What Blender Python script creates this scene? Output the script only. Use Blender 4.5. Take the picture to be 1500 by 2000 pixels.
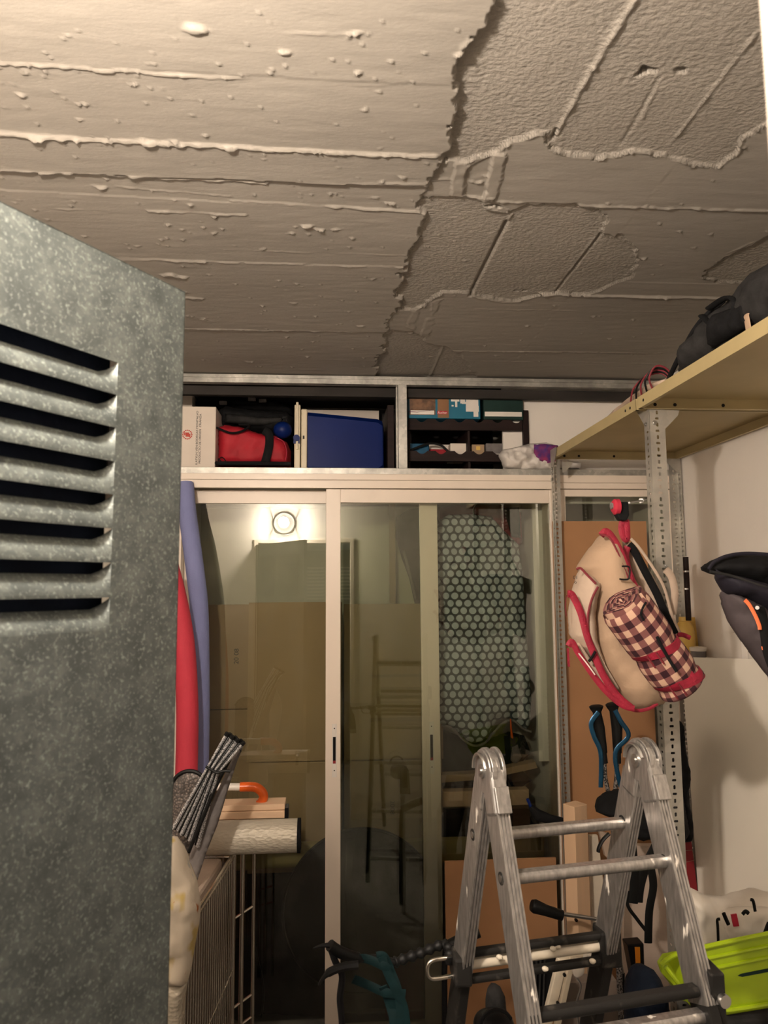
import bpy, bmesh, math, random
import numpy as np
from mathutils import Vector, Matrix, noise
from mathutils.geometry import delaunay_2d_cdt

for o in list(bpy.data.objects): bpy.data.objects.remove(o)
S = bpy.context.scene
C = S.collection
random.seed(4)
V = Vector

# ------------------------------------------------------------------ camera
FPX, CAMH = 1400.0, 1.55
RM = (Matrix.Rotation(math.radians(-4.25), 3, 'Z') @ Matrix.Rotation(math.radians(96.05), 3, 'X')
      @ Matrix.Rotation(math.radians(-0.35), 3, 'Z'))
cam = bpy.data.cameras.new('camera'); camo = bpy.data.objects.new('camera', cam); C.objects.link(camo)
camo.matrix_world = Matrix.Translation((0, 0, CAMH)) @ RM.to_4x4()
cam.sensor_fit = 'VERTICAL'; cam.sensor_height = 36; cam.lens = FPX / 2000 * 36
cam.clip_start = .02
cam.dof.use_dof = True; cam.dof.focus_distance = 2.9; cam.dof.aperture_fstop = 8.0
S.camera = camo

# ------------------------------------------------------------------ light and exposure
S.view_settings.view_transform = 'Standard'; S.view_settings.look = 'None'
S.view_settings.gamma = 1; S.view_settings.use_curve_mapping = False
S.view_settings.exposure = 0.50
w = bpy.data.worlds.new('world'); S.world = w; w.use_nodes = True
w.node_tree.nodes['Background'].inputs[0].default_value = (.5, .6, .8, 1)
w.node_tree.nodes['Background'].inputs[1].default_value = .25
LAMP_POWER = 92.0
def light(name, kind, loc, power, col, size=.1, rot=(0, 0, 0), sy=None):
    l = bpy.data.lights.new(name, kind); l.energy = power; l.color = col
    if kind == 'AREA':
        l.size = size
        if sy: l.shape = 'RECTANGLE'; l.size_y = sy
    else: l.shadow_soft_size = size
    o = bpy.data.objects.new(name, l); o.location = loc; o.rotation_euler = rot; C.objects.link(o); return o
light('bulkhead_bulb', 'POINT', (-.43, .395, 2.15), LAMP_POWER, (1, .86, .72), .045)
light('corridor_cool_fill', 'AREA', (-.2, -.75, 2.50), 4, (.62, .78, 1), 1.2, (0, 0, 0), .25)  # added cool fill standing in for bluish corridor daylight, no lamp known there

def at(px, py, Y=None, X=None, Z=None):
    """world point seen at a photo pixel, on the plane y=Y, x=X or z=Z"""
    d = RM @ V(((px - 750) / FPX, (1000 - py) / FPX, -1))
    t = Y / d.y if Y is not None else X / d.x if X is not None else (Z - CAMH) / d.z
    return d * t + V((0, 0, CAMH))
def pp(pts, Y): return [at(p[0], p[1], Y=(p[2] if len(p) > 2 else Y)) for p in pts]

# ------------------------------------------------------------------ materials
MATS = {}
def nt(name):
    m = bpy.data.materials.new(name); m.use_nodes = True
    t = m.node_tree; b = t.nodes['Principled BSDF']; return m, t, b
def N(t, k, **kw):
    n = t.nodes.new(k)
    for a, v in kw.items(): setattr(n, a, v)
    return n
def L(t, a, b): t.links.new(a, b)
def c4(c): return (c[0], c[1], c[2], 1)
def mixc(t, fac, a, b):
    n = N(t, 'ShaderNodeMix', data_type='RGBA')
    for s, v in ((n.inputs[6], a), (n.inputs[7], b)):
        if isinstance(v, tuple): s.default_value = c4(v)
        else: L(t, v, s)
    if isinstance(fac, (int, float)): n.inputs[0].default_value = fac
    else: L(t, fac, n.inputs[0])
    return n.outputs[2]
def ramp(t, f, a, b):
    n = N(t, 'ShaderNodeMapRange'); n.clamp = True
    n.inputs[1].default_value = a; n.inputs[2].default_value = b; L(t, f, n.inputs[0]); return n.outputs[0]
def tex(t, kind, scale, coord='Object', stretch=(1, 1, 1), detail=3):
    tc = N(t, 'ShaderNodeTexCoord'); mp = N(t, 'ShaderNodeMapping'); mp.inputs[3].default_value = stretch
    L(t, tc.outputs[coord], mp.inputs[0])
    n = N(t, kind); L(t, mp.outputs[0], n.inputs['Vector']); n.inputs['Scale'].default_value = scale
    if kind == 'ShaderNodeTexNoise': n.inputs['Detail'].default_value = detail
    return n
def bump(t, b, h, strength, dist):
    n = N(t, 'ShaderNodeBump'); n.inputs['Strength'].default_value = strength; n.inputs['Distance'].default_value = dist
    L(t, h, n.inputs['Height']); L(t, n.outputs[0], b.inputs['Normal']); return n
def M(name, col=(.5, .5, .5), rough=.6, metal=0, var=.15, vs=8, st=(1, 1, 1), bmp=0, bs=60, col2=None, lo=.35, hi=.65, sheen=0, coat=0):
    if name in MATS: return MATS[name]
    m, t, b = nt(name)
    n = tex(t, 'ShaderNodeTexNoise', vs, stretch=st)
    c2 = col2 or tuple(max(0, c * (1 - var)) for c in col)
    L(t, mixc(t, ramp(t, n.outputs[0], lo, hi), col, c2), b.inputs['Base Color'])
    b.inputs['Roughness'].default_value = rough; b.inputs['Metallic'].default_value = metal
    b.inputs['Sheen Weight'].default_value = sheen; b.inputs['Coat Weight'].default_value = coat
    if max(col) < .2 and not metal: b.inputs['Specular IOR Level'].default_value = .2
    if bmp:
        n2 = tex(t, 'ShaderNodeTexNoise', bs, stretch=st, detail=2); bump(t, b, n2.outputs[0], bmp, .004)
    MATS[name] = m; return m

M('cream_plaster', (.72, .66, .58), .9, var=.06, vs=3, bmp=.15, bs=90)
M('white_plaster', (.80, .75, .69), .9, var=.05, vs=3, bmp=.1, bs=90)
M('grey_floor', (.22, .20, .18), .8, var=.3, vs=4)
M('cream_alu', (.78, .68, .58), .38, var=.07, vs=5, st=(1, 1, .2))
M('closet_inside', (.62, .58, .50), .7, var=.08)
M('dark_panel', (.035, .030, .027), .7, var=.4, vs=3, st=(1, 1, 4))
M('black_cloth', (.007, .007, .008), .85, var=.4, vs=25, bmp=.4, bs=60)
M('dark_grey_cloth', (.028, .027, .027), .9, var=.4, vs=25, bmp=.4, bs=80)
M('grey_cloth', (.20, .18, .175), .9, var=.3, vs=20, bmp=.4, bs=80)
M('red_cloth', (.40, .004, .016), .7, var=.25, vs=10, bmp=.3, bs=50)
M('crimson_strap', (.33, .010, .035), .65, var=.25, vs=30, bmp=.4, bs=200)
M('maroon_piping', (.20, .02, .03), .7, var=.2)
M('tan_cloth', (.44, .305, .205), .88, var=.14, vs=7, bmp=.3, bs=60)
M('light_tan_cloth', (.50, .385, .30), .88, var=.1, vs=9, bmp=.2, bs=60)
M('black_rubber', (.007, .007, .007), .5, var=.3)
M('black_plastic', (.008, .008, .009), .35, var=.3)
M('blue_plastic', (.002, .013, .105), .42, var=.15, vs=3)
M('cream_plastic', (.68, .60, .44), .45, var=.08)
M('white_plastic', (.75, .70, .64), .4, var=.06)
M('white_card', (.72, .64, .56), .85, var=.06)
M('wine_wood', (.018, .008, .007), .6, var=.4, vs=6, st=(1, 8, 8))
M('pine', (.68, .46, .29), .65, var=.22, vs=9, st=(1, 1, .06), bmp=.1)
M('pine_x', (.72, .50, .33), .65, var=.2, vs=9, st=(.06, 1, 1), bmp=.1)
M('beam_wood', (.42, .33, .14), .7, var=.25, vs=8, st=(.08, 1, 1))
M('mdf', (.40, .205, .095), .8, var=.14, vs=3, bmp=.08, bs=200)
M('mdf_edge', (.30, .16, .07), .9)
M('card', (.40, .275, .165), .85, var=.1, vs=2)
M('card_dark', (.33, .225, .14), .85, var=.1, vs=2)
M('khaki_steel', (.46, .37, .19), .5, var=.12, vs=6)
M('chrome', (.75, .70, .62), .22, 1, var=.1)
M('steel_bolt', (.55, .54, .52), .35, 1, var=.1)
M('noodle_blue', (.19, .21, .40), .75, var=.08, bmp=.3, bs=180)
M('noodle_red', (.50, .030, .055), .75, var=.08, bmp=.3, bs=180)
M('orange_plastic', (.80, .13, .015), .3, var=.1)
M('lime_plastic', (.40, .56, .010), .35, var=.1, vs=3)
M('purple_cloth', (.07, .03, .16), .7, var=.4, vs=30, col2=(.25, .03, .10))
M('shopping_bag', (.62, .58, .54), .5, var=.15, vs=6, bmp=.5, bs=18)
M('white_bag', (.76, .70, .62), .5, var=.08, bmp=.3, bs=10)
M('white_board', (.80, .745, .65), .55, var=.05, vs=2)
M('red_card', (.28, .014, .02), .6, var=.2, vs=12)
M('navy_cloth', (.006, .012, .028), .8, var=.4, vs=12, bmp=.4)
M('teal_strap', (.003, .018, .020), .7, var=.3, vs=40)
M('blue_foil', (.015, .09, .18), .3, .5, var=.3, vs=20)
M('pole_shaft', (.30, .27, .25), .4, .4, var=.9, vs=160, col2=(.02, .02, .02), lo=.45, hi=.55)
M('ladder_black', (.016, .015, .014), .5, var=.5, vs=30, col2=(.08, .07, .06), lo=.6, hi=.75)
M('ivory_paint', (.74, .66, .53), .45, var=.15, vs=14)
M('green_dark', (.012, .035, .03), .5, var=.3)
M('bag_green', (.015, .022, .014), .8, var=.5, vs=8, bmp=.4)
M('orange_pipe', (.95, .22, .08), .5, var=.05)
M('mauve_grey_cloth', (.09, .074, .08), .75, var=.25, vs=14, bmp=.6, bs=22)
M('indigo_cloth', (.020, .018, .028), .7, var=.3, vs=14)
M('amber_plastic', (.72, .48, .12), .35, var=.1)
M('print_black', (.03, .028, .03), .8)
M('print_red', (.55, .08, .06), .8)
M('print_white', (.8, .74, .68), .8)
M('auchan_red', (.50, .02, .05), .7)
M('teal_print', (.0, .13, .22), .6, var=.1)
M('photo_brown', (.20, .10, .05), .6, var=.6, vs=40)
M('packing_tape', (.26, .13, .06), .35, var=.2)
M('amber_reflector', (.75, .25, .02), .3)
M('beige_fabric', (.55, .44, .36), .9, var=.15, vs=9, bmp=.3)
M('taupe_panel', (.20, .155, .125), .9, var=.15, vs=9)
M('lamp_base', (.6, .6, .6), .5)

def mat_ceiling():
    m, t, b = nt('ceiling_concrete')
    at_ = N(t, 'ShaderNodeAttribute', attribute_name='rough')
    n = tex(t, 'ShaderNodeTexNoise', 1.3, stretch=(.6, 1.6, 1), detail=5)
    L(t, mixc(t, ramp(t, n.outputs[0], .3, .7), (.30, .275, .242), (.255, .232, .203)), b.inputs['Base Color'])
    b.inputs['Roughness'].default_value = .75
    a = tex(t, 'ShaderNodeTexNoise', 115, stretch=(.75, 1, 1), detail=2)
    g = tex(t, 'ShaderNodeTexNoise', 150, stretch=(.4, 1, 1), detail=3)
    mx = N(t, 'ShaderNodeMix'); L(t, at_.outputs['Fac'], mx.inputs[0])
    mu = N(t, 'ShaderNodeMath', operation='MULTIPLY'); L(t, g.outputs[0], mu.inputs[0]); mu.inputs[1].default_value = .13
    L(t, mu.outputs[0], mx.inputs[2]); L(t, a.outputs[0], mx.inputs[3])
    bump(t, b, mx.outputs[0], .8, .0042)
    MATS['ceiling'] = m
mat_ceiling()
def mat_galv(name, base, dark, scale, rough=.45, metal=.6, st=(1, 1, 1), speck=True):
    m, t, b = nt(name)
    v = tex(t, 'ShaderNodeTexVoronoi', scale, stretch=st)
    n = tex(t, 'ShaderNodeTexNoise', scale * .16, stretch=st, detail=4)
    sp = tex(t, 'ShaderNodeTexNoise', scale * 1.25, stretch=st, detail=2)
    c = mixc(t, ramp(t, v.outputs['Color'], 0, 1), base, dark)
    c = mixc(t, ramp(t, n.outputs[0], .35, .7), c, tuple(x * .72 for x in dark))
    if speck: c = mixc(t, ramp(t, sp.outputs[0], .55, .80), c, tuple(min(1, x * 1.9) for x in base))
    L(t, c, b.inputs['Base Color']); b.inputs['Roughness'].default_value = rough; b.inputs['Metallic'].default_value = metal
    bump(t, b, sp.outputs[0], .1, .001)
    MATS[name] = m
mat_galv('galv_leaf', (.12, .133, .124), (.07, .082, .08), 190, .55, .35)
mat_galv('galv_frame', (.62, .60, .55), (.40, .39, .36), 60, .42, .6, speck=False)
mat_galv('galv_post', (.52, .49, .43), (.42, .40, .36), 40, .38, .55, speck=False)
def mat_alu():
    m, t, b = nt('ladder_alu')
    n = tex(t, 'ShaderNodeTexNoise', 38, stretch=(1, 1, .3), detail=6)
    s = tex(t, 'ShaderNodeTexNoise', 130, stretch=(1, 1, .2), detail=3)
    f = ramp(t, n.outputs[0], .655, .69)
    c = mixc(t, ramp(t, s.outputs[0], .3, .7), (.56, .54, .52), (.34, .325, .31))
    L(t, mixc(t, f, c, (.80, .74, .66)), b.inputs['Base Color'])
    inv = N(t, 'ShaderNodeMath', operation='MULTIPLY_ADD'); L(t, f, inv.inputs[0]); inv.inputs[1].default_value = -.8; inv.inputs[2].default_value = .85
    L(t, inv.outputs[0], b.inputs['Metallic']); b.inputs['Roughness'].default_value = .36
    bump(t, b, n.outputs[0], .15, .002); MATS['alu'] = m
mat_alu()
def mat_glass(name, tint, rough=.0):
    m = bpy.data.materials.new(name); m.use_nodes = True; t = m.node_tree; t.nodes.clear()
    o = N(t, 'ShaderNodeOutputMaterial'); tr = N(t, 'ShaderNodeBsdfTransparent'); gl = N(t, 'ShaderNodeBsdfGlossy')
    df = N(t, 'ShaderNodeBsdfDiffuse'); df.inputs[0].default_value = (.7, .66, .55, 1)
    tr.inputs[0].default_value = c4(tint); gl.inputs['Roughness'].default_value = rough
    fr = N(t, 'ShaderNodeFresnel'); fr.inputs[0].default_value = 1.75
    mx = N(t, 'ShaderNodeMixShader'); L(t, fr.outputs[0], mx.inputs[0]); L(t, tr.outputs[0], mx.inputs[1]); L(t, gl.outputs[0], mx.inputs[2])
    n = tex(t, 'ShaderNodeTexNoise', 7, stretch=(1, 1, .5), detail=6)
    d = N(t, 'ShaderNodeMath', operation='MULTIPLY'); L(t, ramp(t, n.outputs[0], .5, .75), d.inputs[0]); d.inputs[1].default_value = .035
    m2 = N(t, 'ShaderNodeMixShader'); L(t, d.outputs[0], m2.inputs[0]); L(t, mx.outputs[0], m2.inputs[1]); L(t, df.outputs[0], m2.inputs[2])
    L(t, m2.outputs[0], o.inputs[0]); MATS[name] = m
mat_glass('glass', (.90, .92, .86))
def mat_uv(name, fn, rough=.9):
    m, t, b = nt(name); tc = N(t, 'ShaderNodeTexCoord'); sx = N(t, 'ShaderNodeSeparateXYZ'); L(t, tc.outputs['UV'], sx.inputs[0])
    L(t, fn(t, sx.outputs[0], sx.outputs[1]), b.inputs['Base Color']); b.inputs['Roughness'].default_value = rough
    n = tex(t, 'ShaderNodeTexNoise', 150); bump(t, b, n.outputs[0], .5, .002); MATS[name] = m
def math_(t, op, a, b=None):
    n = N(t, 'ShaderNodeMath', operation=op)
    for i, v in enumerate((a, b)):
        if v is None: continue
        if isinstance(v, (int, float)): n.inputs[i].default_value = v
        else: L(t, v, n.inputs[i])
    return n.outputs[0]
def gingham(t, u, v):
    su = math_(t, 'GREATER_THAN', math_(t, 'FRACT', u), .5); sv = math_(t, 'GREATER_THAN', math_(t, 'FRACT', v), .5)
    a = mixc(t, su, (.62, .40, .29), (.20, .075, .07)); b_ = mixc(t, su, (.20, .075, .07), (.035, .006, .012))
    return mixc(t, sv, a, b_)
mat_uv('gingham', gingham)
def dots(t, u, v):   # hexagonal rows of dots; uv in metres
    p = .043
    row = math_(t, 'DIVIDE', v, p * .866); ri = math_(t, 'FLOOR', row)
    odd = math_(t, 'MULTIPLY', math_(t, 'MODULO', math_(t, 'ABSOLUTE', ri), 2.0), .5)
    fx = math_(t, 'SUBTRACT', math_(t, 'FRACT', math_(t, 'ADD', math_(t, 'DIVIDE', u, p), odd)), .5)
    fy = math_(t, 'MULTIPLY', math_(t, 'SUBTRACT', math_(t, 'FRACT', row), .5), .866)
    r = math_(t, 'SQRT', math_(t, 'ADD', math_(t, 'MULTIPLY', fx, fx), math_(t, 'MULTIPLY', fy, fy)))
    return mixc(t, ramp(t, r, .36, .41), (.43, .48, .50), (.060, .072, .078))
mat_uv('dotted', dots, .7)
def mat_foil():
    m, t, b = nt('foil'); v = tex(t, 'ShaderNodeTexVoronoi', 110, stretch=(.5, 1, 1)); n = tex(t, 'ShaderNodeTexNoise', 60, stretch=(.3, 1, 1))
    b.inputs['Base Color'].default_value = (.55, .50, .41, 1); b.inputs['Metallic'].default_value = .25; b.inputs['Roughness'].default_value = .5
    ad = math_(t, 'ADD', v.outputs[0], n.outputs[0]); bump(t, b, ad, .6, .004); MATS['foil'] = m
    m, t, b = nt('foil_silver'); v = tex(t, 'ShaderNodeTexVoronoi', 260)
    L(t, mixc(t, ramp(t, v.outputs[0], .35, .7), (.95, .95, .97), (.22, .22, .23)), b.inputs['Base Color'])
    b.inputs['Metallic'].default_value = .7; b.inputs['Roughness'].default_value = .3; bump(t, b, v.outputs[0], .6, .003); MATS['foil_silver'] = m
    m, t, b = nt('foil_dark'); v = tex(t, 'ShaderNodeTexVoronoi', 130)
    L(t, mixc(t, ramp(t, v.outputs[0], .2, .6), (.22, .18, .16), (.08, .07, .065)), b.inputs['Base Color'])
    b.inputs['Metallic'].default_value = .3; b.inputs['Roughness'].default_value = .5; bump(t, b, v.outputs[0], .6, .003); MATS['foil_dark'] = m
    m, t, b = nt('printed_cloth'); n = tex(t, 'ShaderNodeTexNoise', 9, stretch=(2, 1, 1), detail=2); n2 = tex(t, 'ShaderNodeTexNoise', 16, stretch=(1, 2, 1))
    c = mixc(t, ramp(t, n.outputs[0], .56, .62), (.60, .53, .43), (.50, .38, .14)); c = mixc(t, ramp(t, n2.outputs[0], .66, .69), c, (.40, .13, .03))
    c = mixc(t, ramp(t, n2.outputs[0], .38, .32), c, (.42, .42, .38))
    L(t, c, b.inputs['Base Color']); b.inputs['Roughness'].default_value = .85; bump(t, b, n2.outputs[0], .5, .006); MATS['printed_cloth'] = m
mat_foil()
def mat_emit(name, col, s):
    m, t, b = nt(name); b.inputs['Emission Color'].default_value = c4(col); b.inputs['Emission Strength'].default_value = s; MATS[name] = m
mat_emit('lamp_glass', (1, .86, .66), 30)
mat_emit('corridor_fill_glow', (.7, .85, 1), 6)

# ------------------------------------------------------------------ mesh builder
class MB:
    def __init__(s): s.bm = bmesh.new(); s.uv = s.bm.loops.layers.uv.new('UVMap')
    def face(s, vs, uvs=None):
        try: f = s.bm.faces.new(vs)
        except ValueError: return
        if uvs:
            for l, u in zip(f.loops, uvs): l[s.uv].uv = u
        return f
    def box(s, c, d, rot=None):
        c = V(c); h = V(d) / 2; vs = []
        for x in (-1, 1):
            for y in (-1, 1):
                for z in (-1, 1):
                    p = V((x * h.x, y * h.y, z * h.z)); p = rot @ p if rot else p
                    vs.append(s.bm.verts.new(c + p))
        for q in ((0, 1, 3, 2), (4, 6, 7, 5), (0, 4, 5, 1), (2, 3, 7, 6), (0, 2, 6, 4), (1, 5, 7, 3)): s.face([vs[i] for i in q])
        return s
    def span(s, a, b): a, b = V(a), V(b); return s.box((a + b) / 2, [abs(x) for x in (b - a)])
    def bar(s, p0, p1, w_, h, up=(0, 0, 1)):
        p0, p1 = V(p0), V(p1); d = p1 - p0; y = d.normalized(); x = y.cross(V(up)); x.normalize(); z = x.cross(y)
        return s.box((p0 + p1) / 2, (w_, d.length, h), Matrix((x, y, z)).transposed())
    def prism(s, pts, vec):
        a = [s.bm.verts.new(V(p)) for p in pts]; b = [s.bm.verts.new(V(p) + V(vec)) for p in pts]; n = len(a)
        s.face(a); s.face(b[::-1])
        for i in range(n): s.face([a[i], b[i], b[(i + 1) % n], a[(i + 1) % n]])
        return s
    def loft(s, rings, caps=True, closed=True, us=1, vs_=1):
        R = [[s.bm.verts.new(V(p)) for p in r] for r in rings]; n = len(R[0]); m = len(R)
        for j in range(m - 1):
            for i in range(n if closed else n - 1):
                k = (i + 1) % n
                s.face([R[j][i], R[j][k], R[j + 1][k], R[j + 1][i]],
                       [(i / n * us, j / (m - 1) * vs_), ((i + 1) / n * us, j / (m - 1) * vs_), ((i + 1) / n * us, (j + 1) / (m - 1) * vs_), (i / n * us, (j + 1) / (m - 1) * vs_)])
        if caps and closed: s.face(R[0][::-1]); s.face(R[-1])
        return s
    def tube(s, pts, r, n=8, flat=1.0, up=None, caps=True, us=1, vs_=1):
        pts = [V(p) for p in pts]; m = len(pts); rings = []; prev = None
        for i, p in enumerate(pts):
            d = (pts[min(i + 1, m - 1)] - pts[max(i - 1, 0)]).normalized()
            if prev is None:
                a = V(up) if up else (V((0, 0, 1)) if abs(d.z) < .9 else V((1, 0, 0)))
                x = d.cross(a).normalized()
            else: x = (prev - d * prev.dot(d)).normalized()
            prev = x; y = d.cross(x); rr = r[i] if isinstance(r, (list, tuple)) else r
            rings.append([p + (x * math.cos(k / n * 2 * math.pi) + y * math.sin(k / n * 2 * math.pi) * flat) * rr for k in range(n)])
        return s.loft(rings, caps, us=us, vs_=vs_)
    def cyl(s, p0, p1, r, n=16, r1=None): return s.tube([p0, p1], [r, r if r1 is None else r1], n)
    def blob(s, c, r, rot=None, e=1.0, amp=0, fr=6, n=28, m=16, seed=0):
        c = V(c); rings = []
        def pw(v): return math.copysign(abs(v) ** e, v)
        for j in range(m + 1):
            a = -math.pi / 2 + math.pi * j / m; a = max(-1.55, min(1.55, a)); ring = []
            for i in range(n):
                b = 2 * math.pi * i / n
                p = V((r[0] * pw(math.cos(a)) * pw(math.cos(b)), r[1] * pw(math.cos(a)) * pw(math.sin(b)), r[2] * pw(math.sin(a))))
                if amp: p *= 1 + amp * noise.noise((p + V((seed, seed * 2, 0))) * fr)
                ring.append(c + (rot @ p if rot else p))
            rings.append(ring)
        return s.loft(rings, True)
    def pillow(s, poly, Y, thick, edge, res=.012, amp=0, fr=12, seed=0, tilt=0, bend=None, front=1.0, back=1.0, ax='y'):
        """outline (world points), inflated front and back: a soft body of real depth"""
        o = [(p.x if ax == 'y' else p.y, p.z) for p in poly]
        b = []
        for i in range(len(o)):
            a, c = o[i], o[(i + 1) % len(o)]; k = max(1, int(math.dist(a, c) / res))
            b += [(a[0] + (c[0] - a[0]) * q / k, a[1] + (c[1] - a[1]) * q / k) for q in range(k)]
        B = np.array(b); n = len(B); x0, z0 = B.min(0); x1, z1 = B.max(0)
        gx, gz = np.meshgrid(np.arange(x0, x1, res), np.arange(z0, z1, res * .87)); gx[1::2] += res / 2
        G = np.stack([gx.ravel(), gz.ravel()], 1)
        A2 = np.roll(B, -1, 0)
        def dist(Q):
            d = A2 - B; w_ = Q[:, None, :] - B[None]; t = np.clip((w_ * d).sum(2) / np.maximum((d * d).sum(1), 1e-12), 0, 1)
            return np.sqrt(((w_ - t[..., None] * d) ** 2).sum(2)).min(1)
        def inside(Q):
            c = np.zeros(len(Q), bool)
            for (xa, za), (xb, zb) in zip(B, A2):
                if za == zb: continue
                c ^= ((za > Q[:, 1]) != (zb > Q[:, 1])) & (Q[:, 0] < (xb - xa) * (Q[:, 1] - za) / (zb - za) + xa)
            return c
        G = G[inside(G)]
        if len(G): G = G[dist(G) > res * .45]
        P2 = [V(p) for p in B] + [V(p) for p in G]
        vs, es, fs, *_ = delaunay_2d_cdt(P2, [(i, (i + 1) % n) for i in range(n)], [], 1, 1e-6)
        Q = np.array([(v.x, v.y) for v in vs]); D = dist(Q); F_, K = [], []
        for i, q in enumerate(Q):
            t = thick * math.sqrt(max(0, 1 - (1 - min(D[i] / edge, 1)) ** 2))
            wv = amp * noise.fractal(V((q[0], q[1], seed)) * fr, 1, 2, 3) * min(1, D[i] / .02) if amp else 0
            yy = Y + tilt * (q[1] - z0) + (bend(q[0], q[1]) if bend else 0)
            mk = (lambda d: V((q[0], yy + d, q[1]))) if ax == 'y' else (lambda d: V((yy + d, q[0], q[1])))
            f = s.bm.verts.new(mk(-t * front + wv)); F_.append(f)
            K.append(f if D[i] < 1e-5 else s.bm.verts.new(mk(t * back + wv)))
        for f in fs:
            uvs = [(Q[i][0], Q[i][1]) for i in f]
            s.face([F_[i] for i in f], uvs)
            g = [K[i] for i in f][::-1]
            if any(K[i] is not F_[i] for i in f): s.face(g, uvs[::-1])
        return s
    def build(s, name, mat, parent=None, smooth=False, bevel=0, label=None, auto=40):
        bmesh.ops.recalc_face_normals(s.bm, faces=s.bm.faces)
        me = bpy.data.meshes.new(name); s.bm.to_mesh(me); s.bm.free()
        me.materials.append(MATS[mat] if isinstance(mat, str) else mat)
        o = bpy.data.objects.new(name, me); C.objects.link(o)
        if smooth:
            me.shade_smooth(); me.set_sharp_from_angle(angle=math.radians(auto))
        if bevel:
            b = o.modifiers.new('bevel', 'BEVEL'); b.width = bevel; b.segments = 2; b.limit_method = 'ANGLE'; b.angle_limit = math.radians(50)
        if parent: o.parent = parent
        if label: o['label'] = label
        return o
def tag(o, label=None, cat=None, group=None, kind=None):
    if label: o['label'] = label
    if cat: o['category'] = cat
    if group: o['group'] = group
    if kind: o['kind'] = kind
    return o
def thing(name, label, cat, group=None):
    o = bpy.data.objects.new(name, None); o.empty_display_size = .05; C.objects.link(o); return tag(o, label, cat, group)
def struct(name): 
    o = bpy.data.objects.new(name, None); o.empty_display_size = .05; C.objects.link(o); o['kind'] = 'structure'; return o
def kids(o): return [c for c in bpy.data.objects if c.parent == o]
def finish(root):
    ms = [root] if root.type == 'MESH' else []
    st = kids(root)
    while st: a = st.pop(); ms.append(a) if a.type == 'MESH' else None; st += kids(a)
    pts = [v.co for m in ms for v in m.data.vertices]
    if not pts: return
    lo = V([min(p[i] for p in pts) for i in range(3)]); hi = V([max(p[i] for p in pts) for i in range(3)])
    c = V(((lo.x + hi.x) / 2, (lo.y + hi.y) / 2, lo.z))
    for d in {m.data for m in ms}: d.transform(Matrix.Translation(-c))
    root.location = c; root['done'] = 1
def copy_thing(o, off, label=None):
    c = o.copy(); C.objects.link(c); c.location = o.location + V(off)
    if label: c['label'] = label
    def rec(a, b):
        for k in kids(a):
            d = k.copy(); C.objects.link(d); d.parent = b; rec(k, d)
    rec(o, c); return c
def text(s, size, mat, org, xd, yd, parent, name='lettering', fit=None, depth=.0004):
    cu = bpy.data.curves.new('t', 'FONT'); cu.body = s; cu.size = size; cu.extrude = depth; cu.align_x = 'CENTER'; cu.align_y = 'CENTER'
    o = bpy.data.objects.new('t', cu); C.objects.link(o); bpy.context.view_layer.update()
    me = bpy.data.meshes.new_from_object(o.evaluated_get(bpy.context.evaluated_depsgraph_get())); bpy.data.objects.remove(o)
    xd = V(xd).normalized(); yd = V(yd).normalized(); zd = xd.cross(yd)
    sc = 1
    if fit and len(me.vertices):
        wd = max(v.co.x for v in me.vertices) - min(v.co.x for v in me.vertices); sc = fit / wd
    R_ = Matrix((xd * sc, yd, zd)).transposed().to_4x4()
    me.transform(Matrix.Translation(V(org)) @ R_)
    me.materials.clear(); me.materials.append(MATS[mat])
    q = bpy.data.objects.new(name, me); C.objects.link(q); q.parent = parent; return q
def spline(pts, k=6):
    pts = [V(p) for p in pts]; P = [pts[0]] + pts + [pts[-1]]; out = []
    for i in range(1, len(P) - 2):
        for j in range(k):
            t = j / k; a, b, c, d = P[i - 1], P[i], P[i + 1], P[i + 2]
            out.append(.5 * ((2 * b) + (c - a) * t + (2 * a - 5 * b + 4 * c - d) * t * t + (3 * b - a - 3 * c + d) * t ** 3))
    return out + [pts[-1]]
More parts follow.
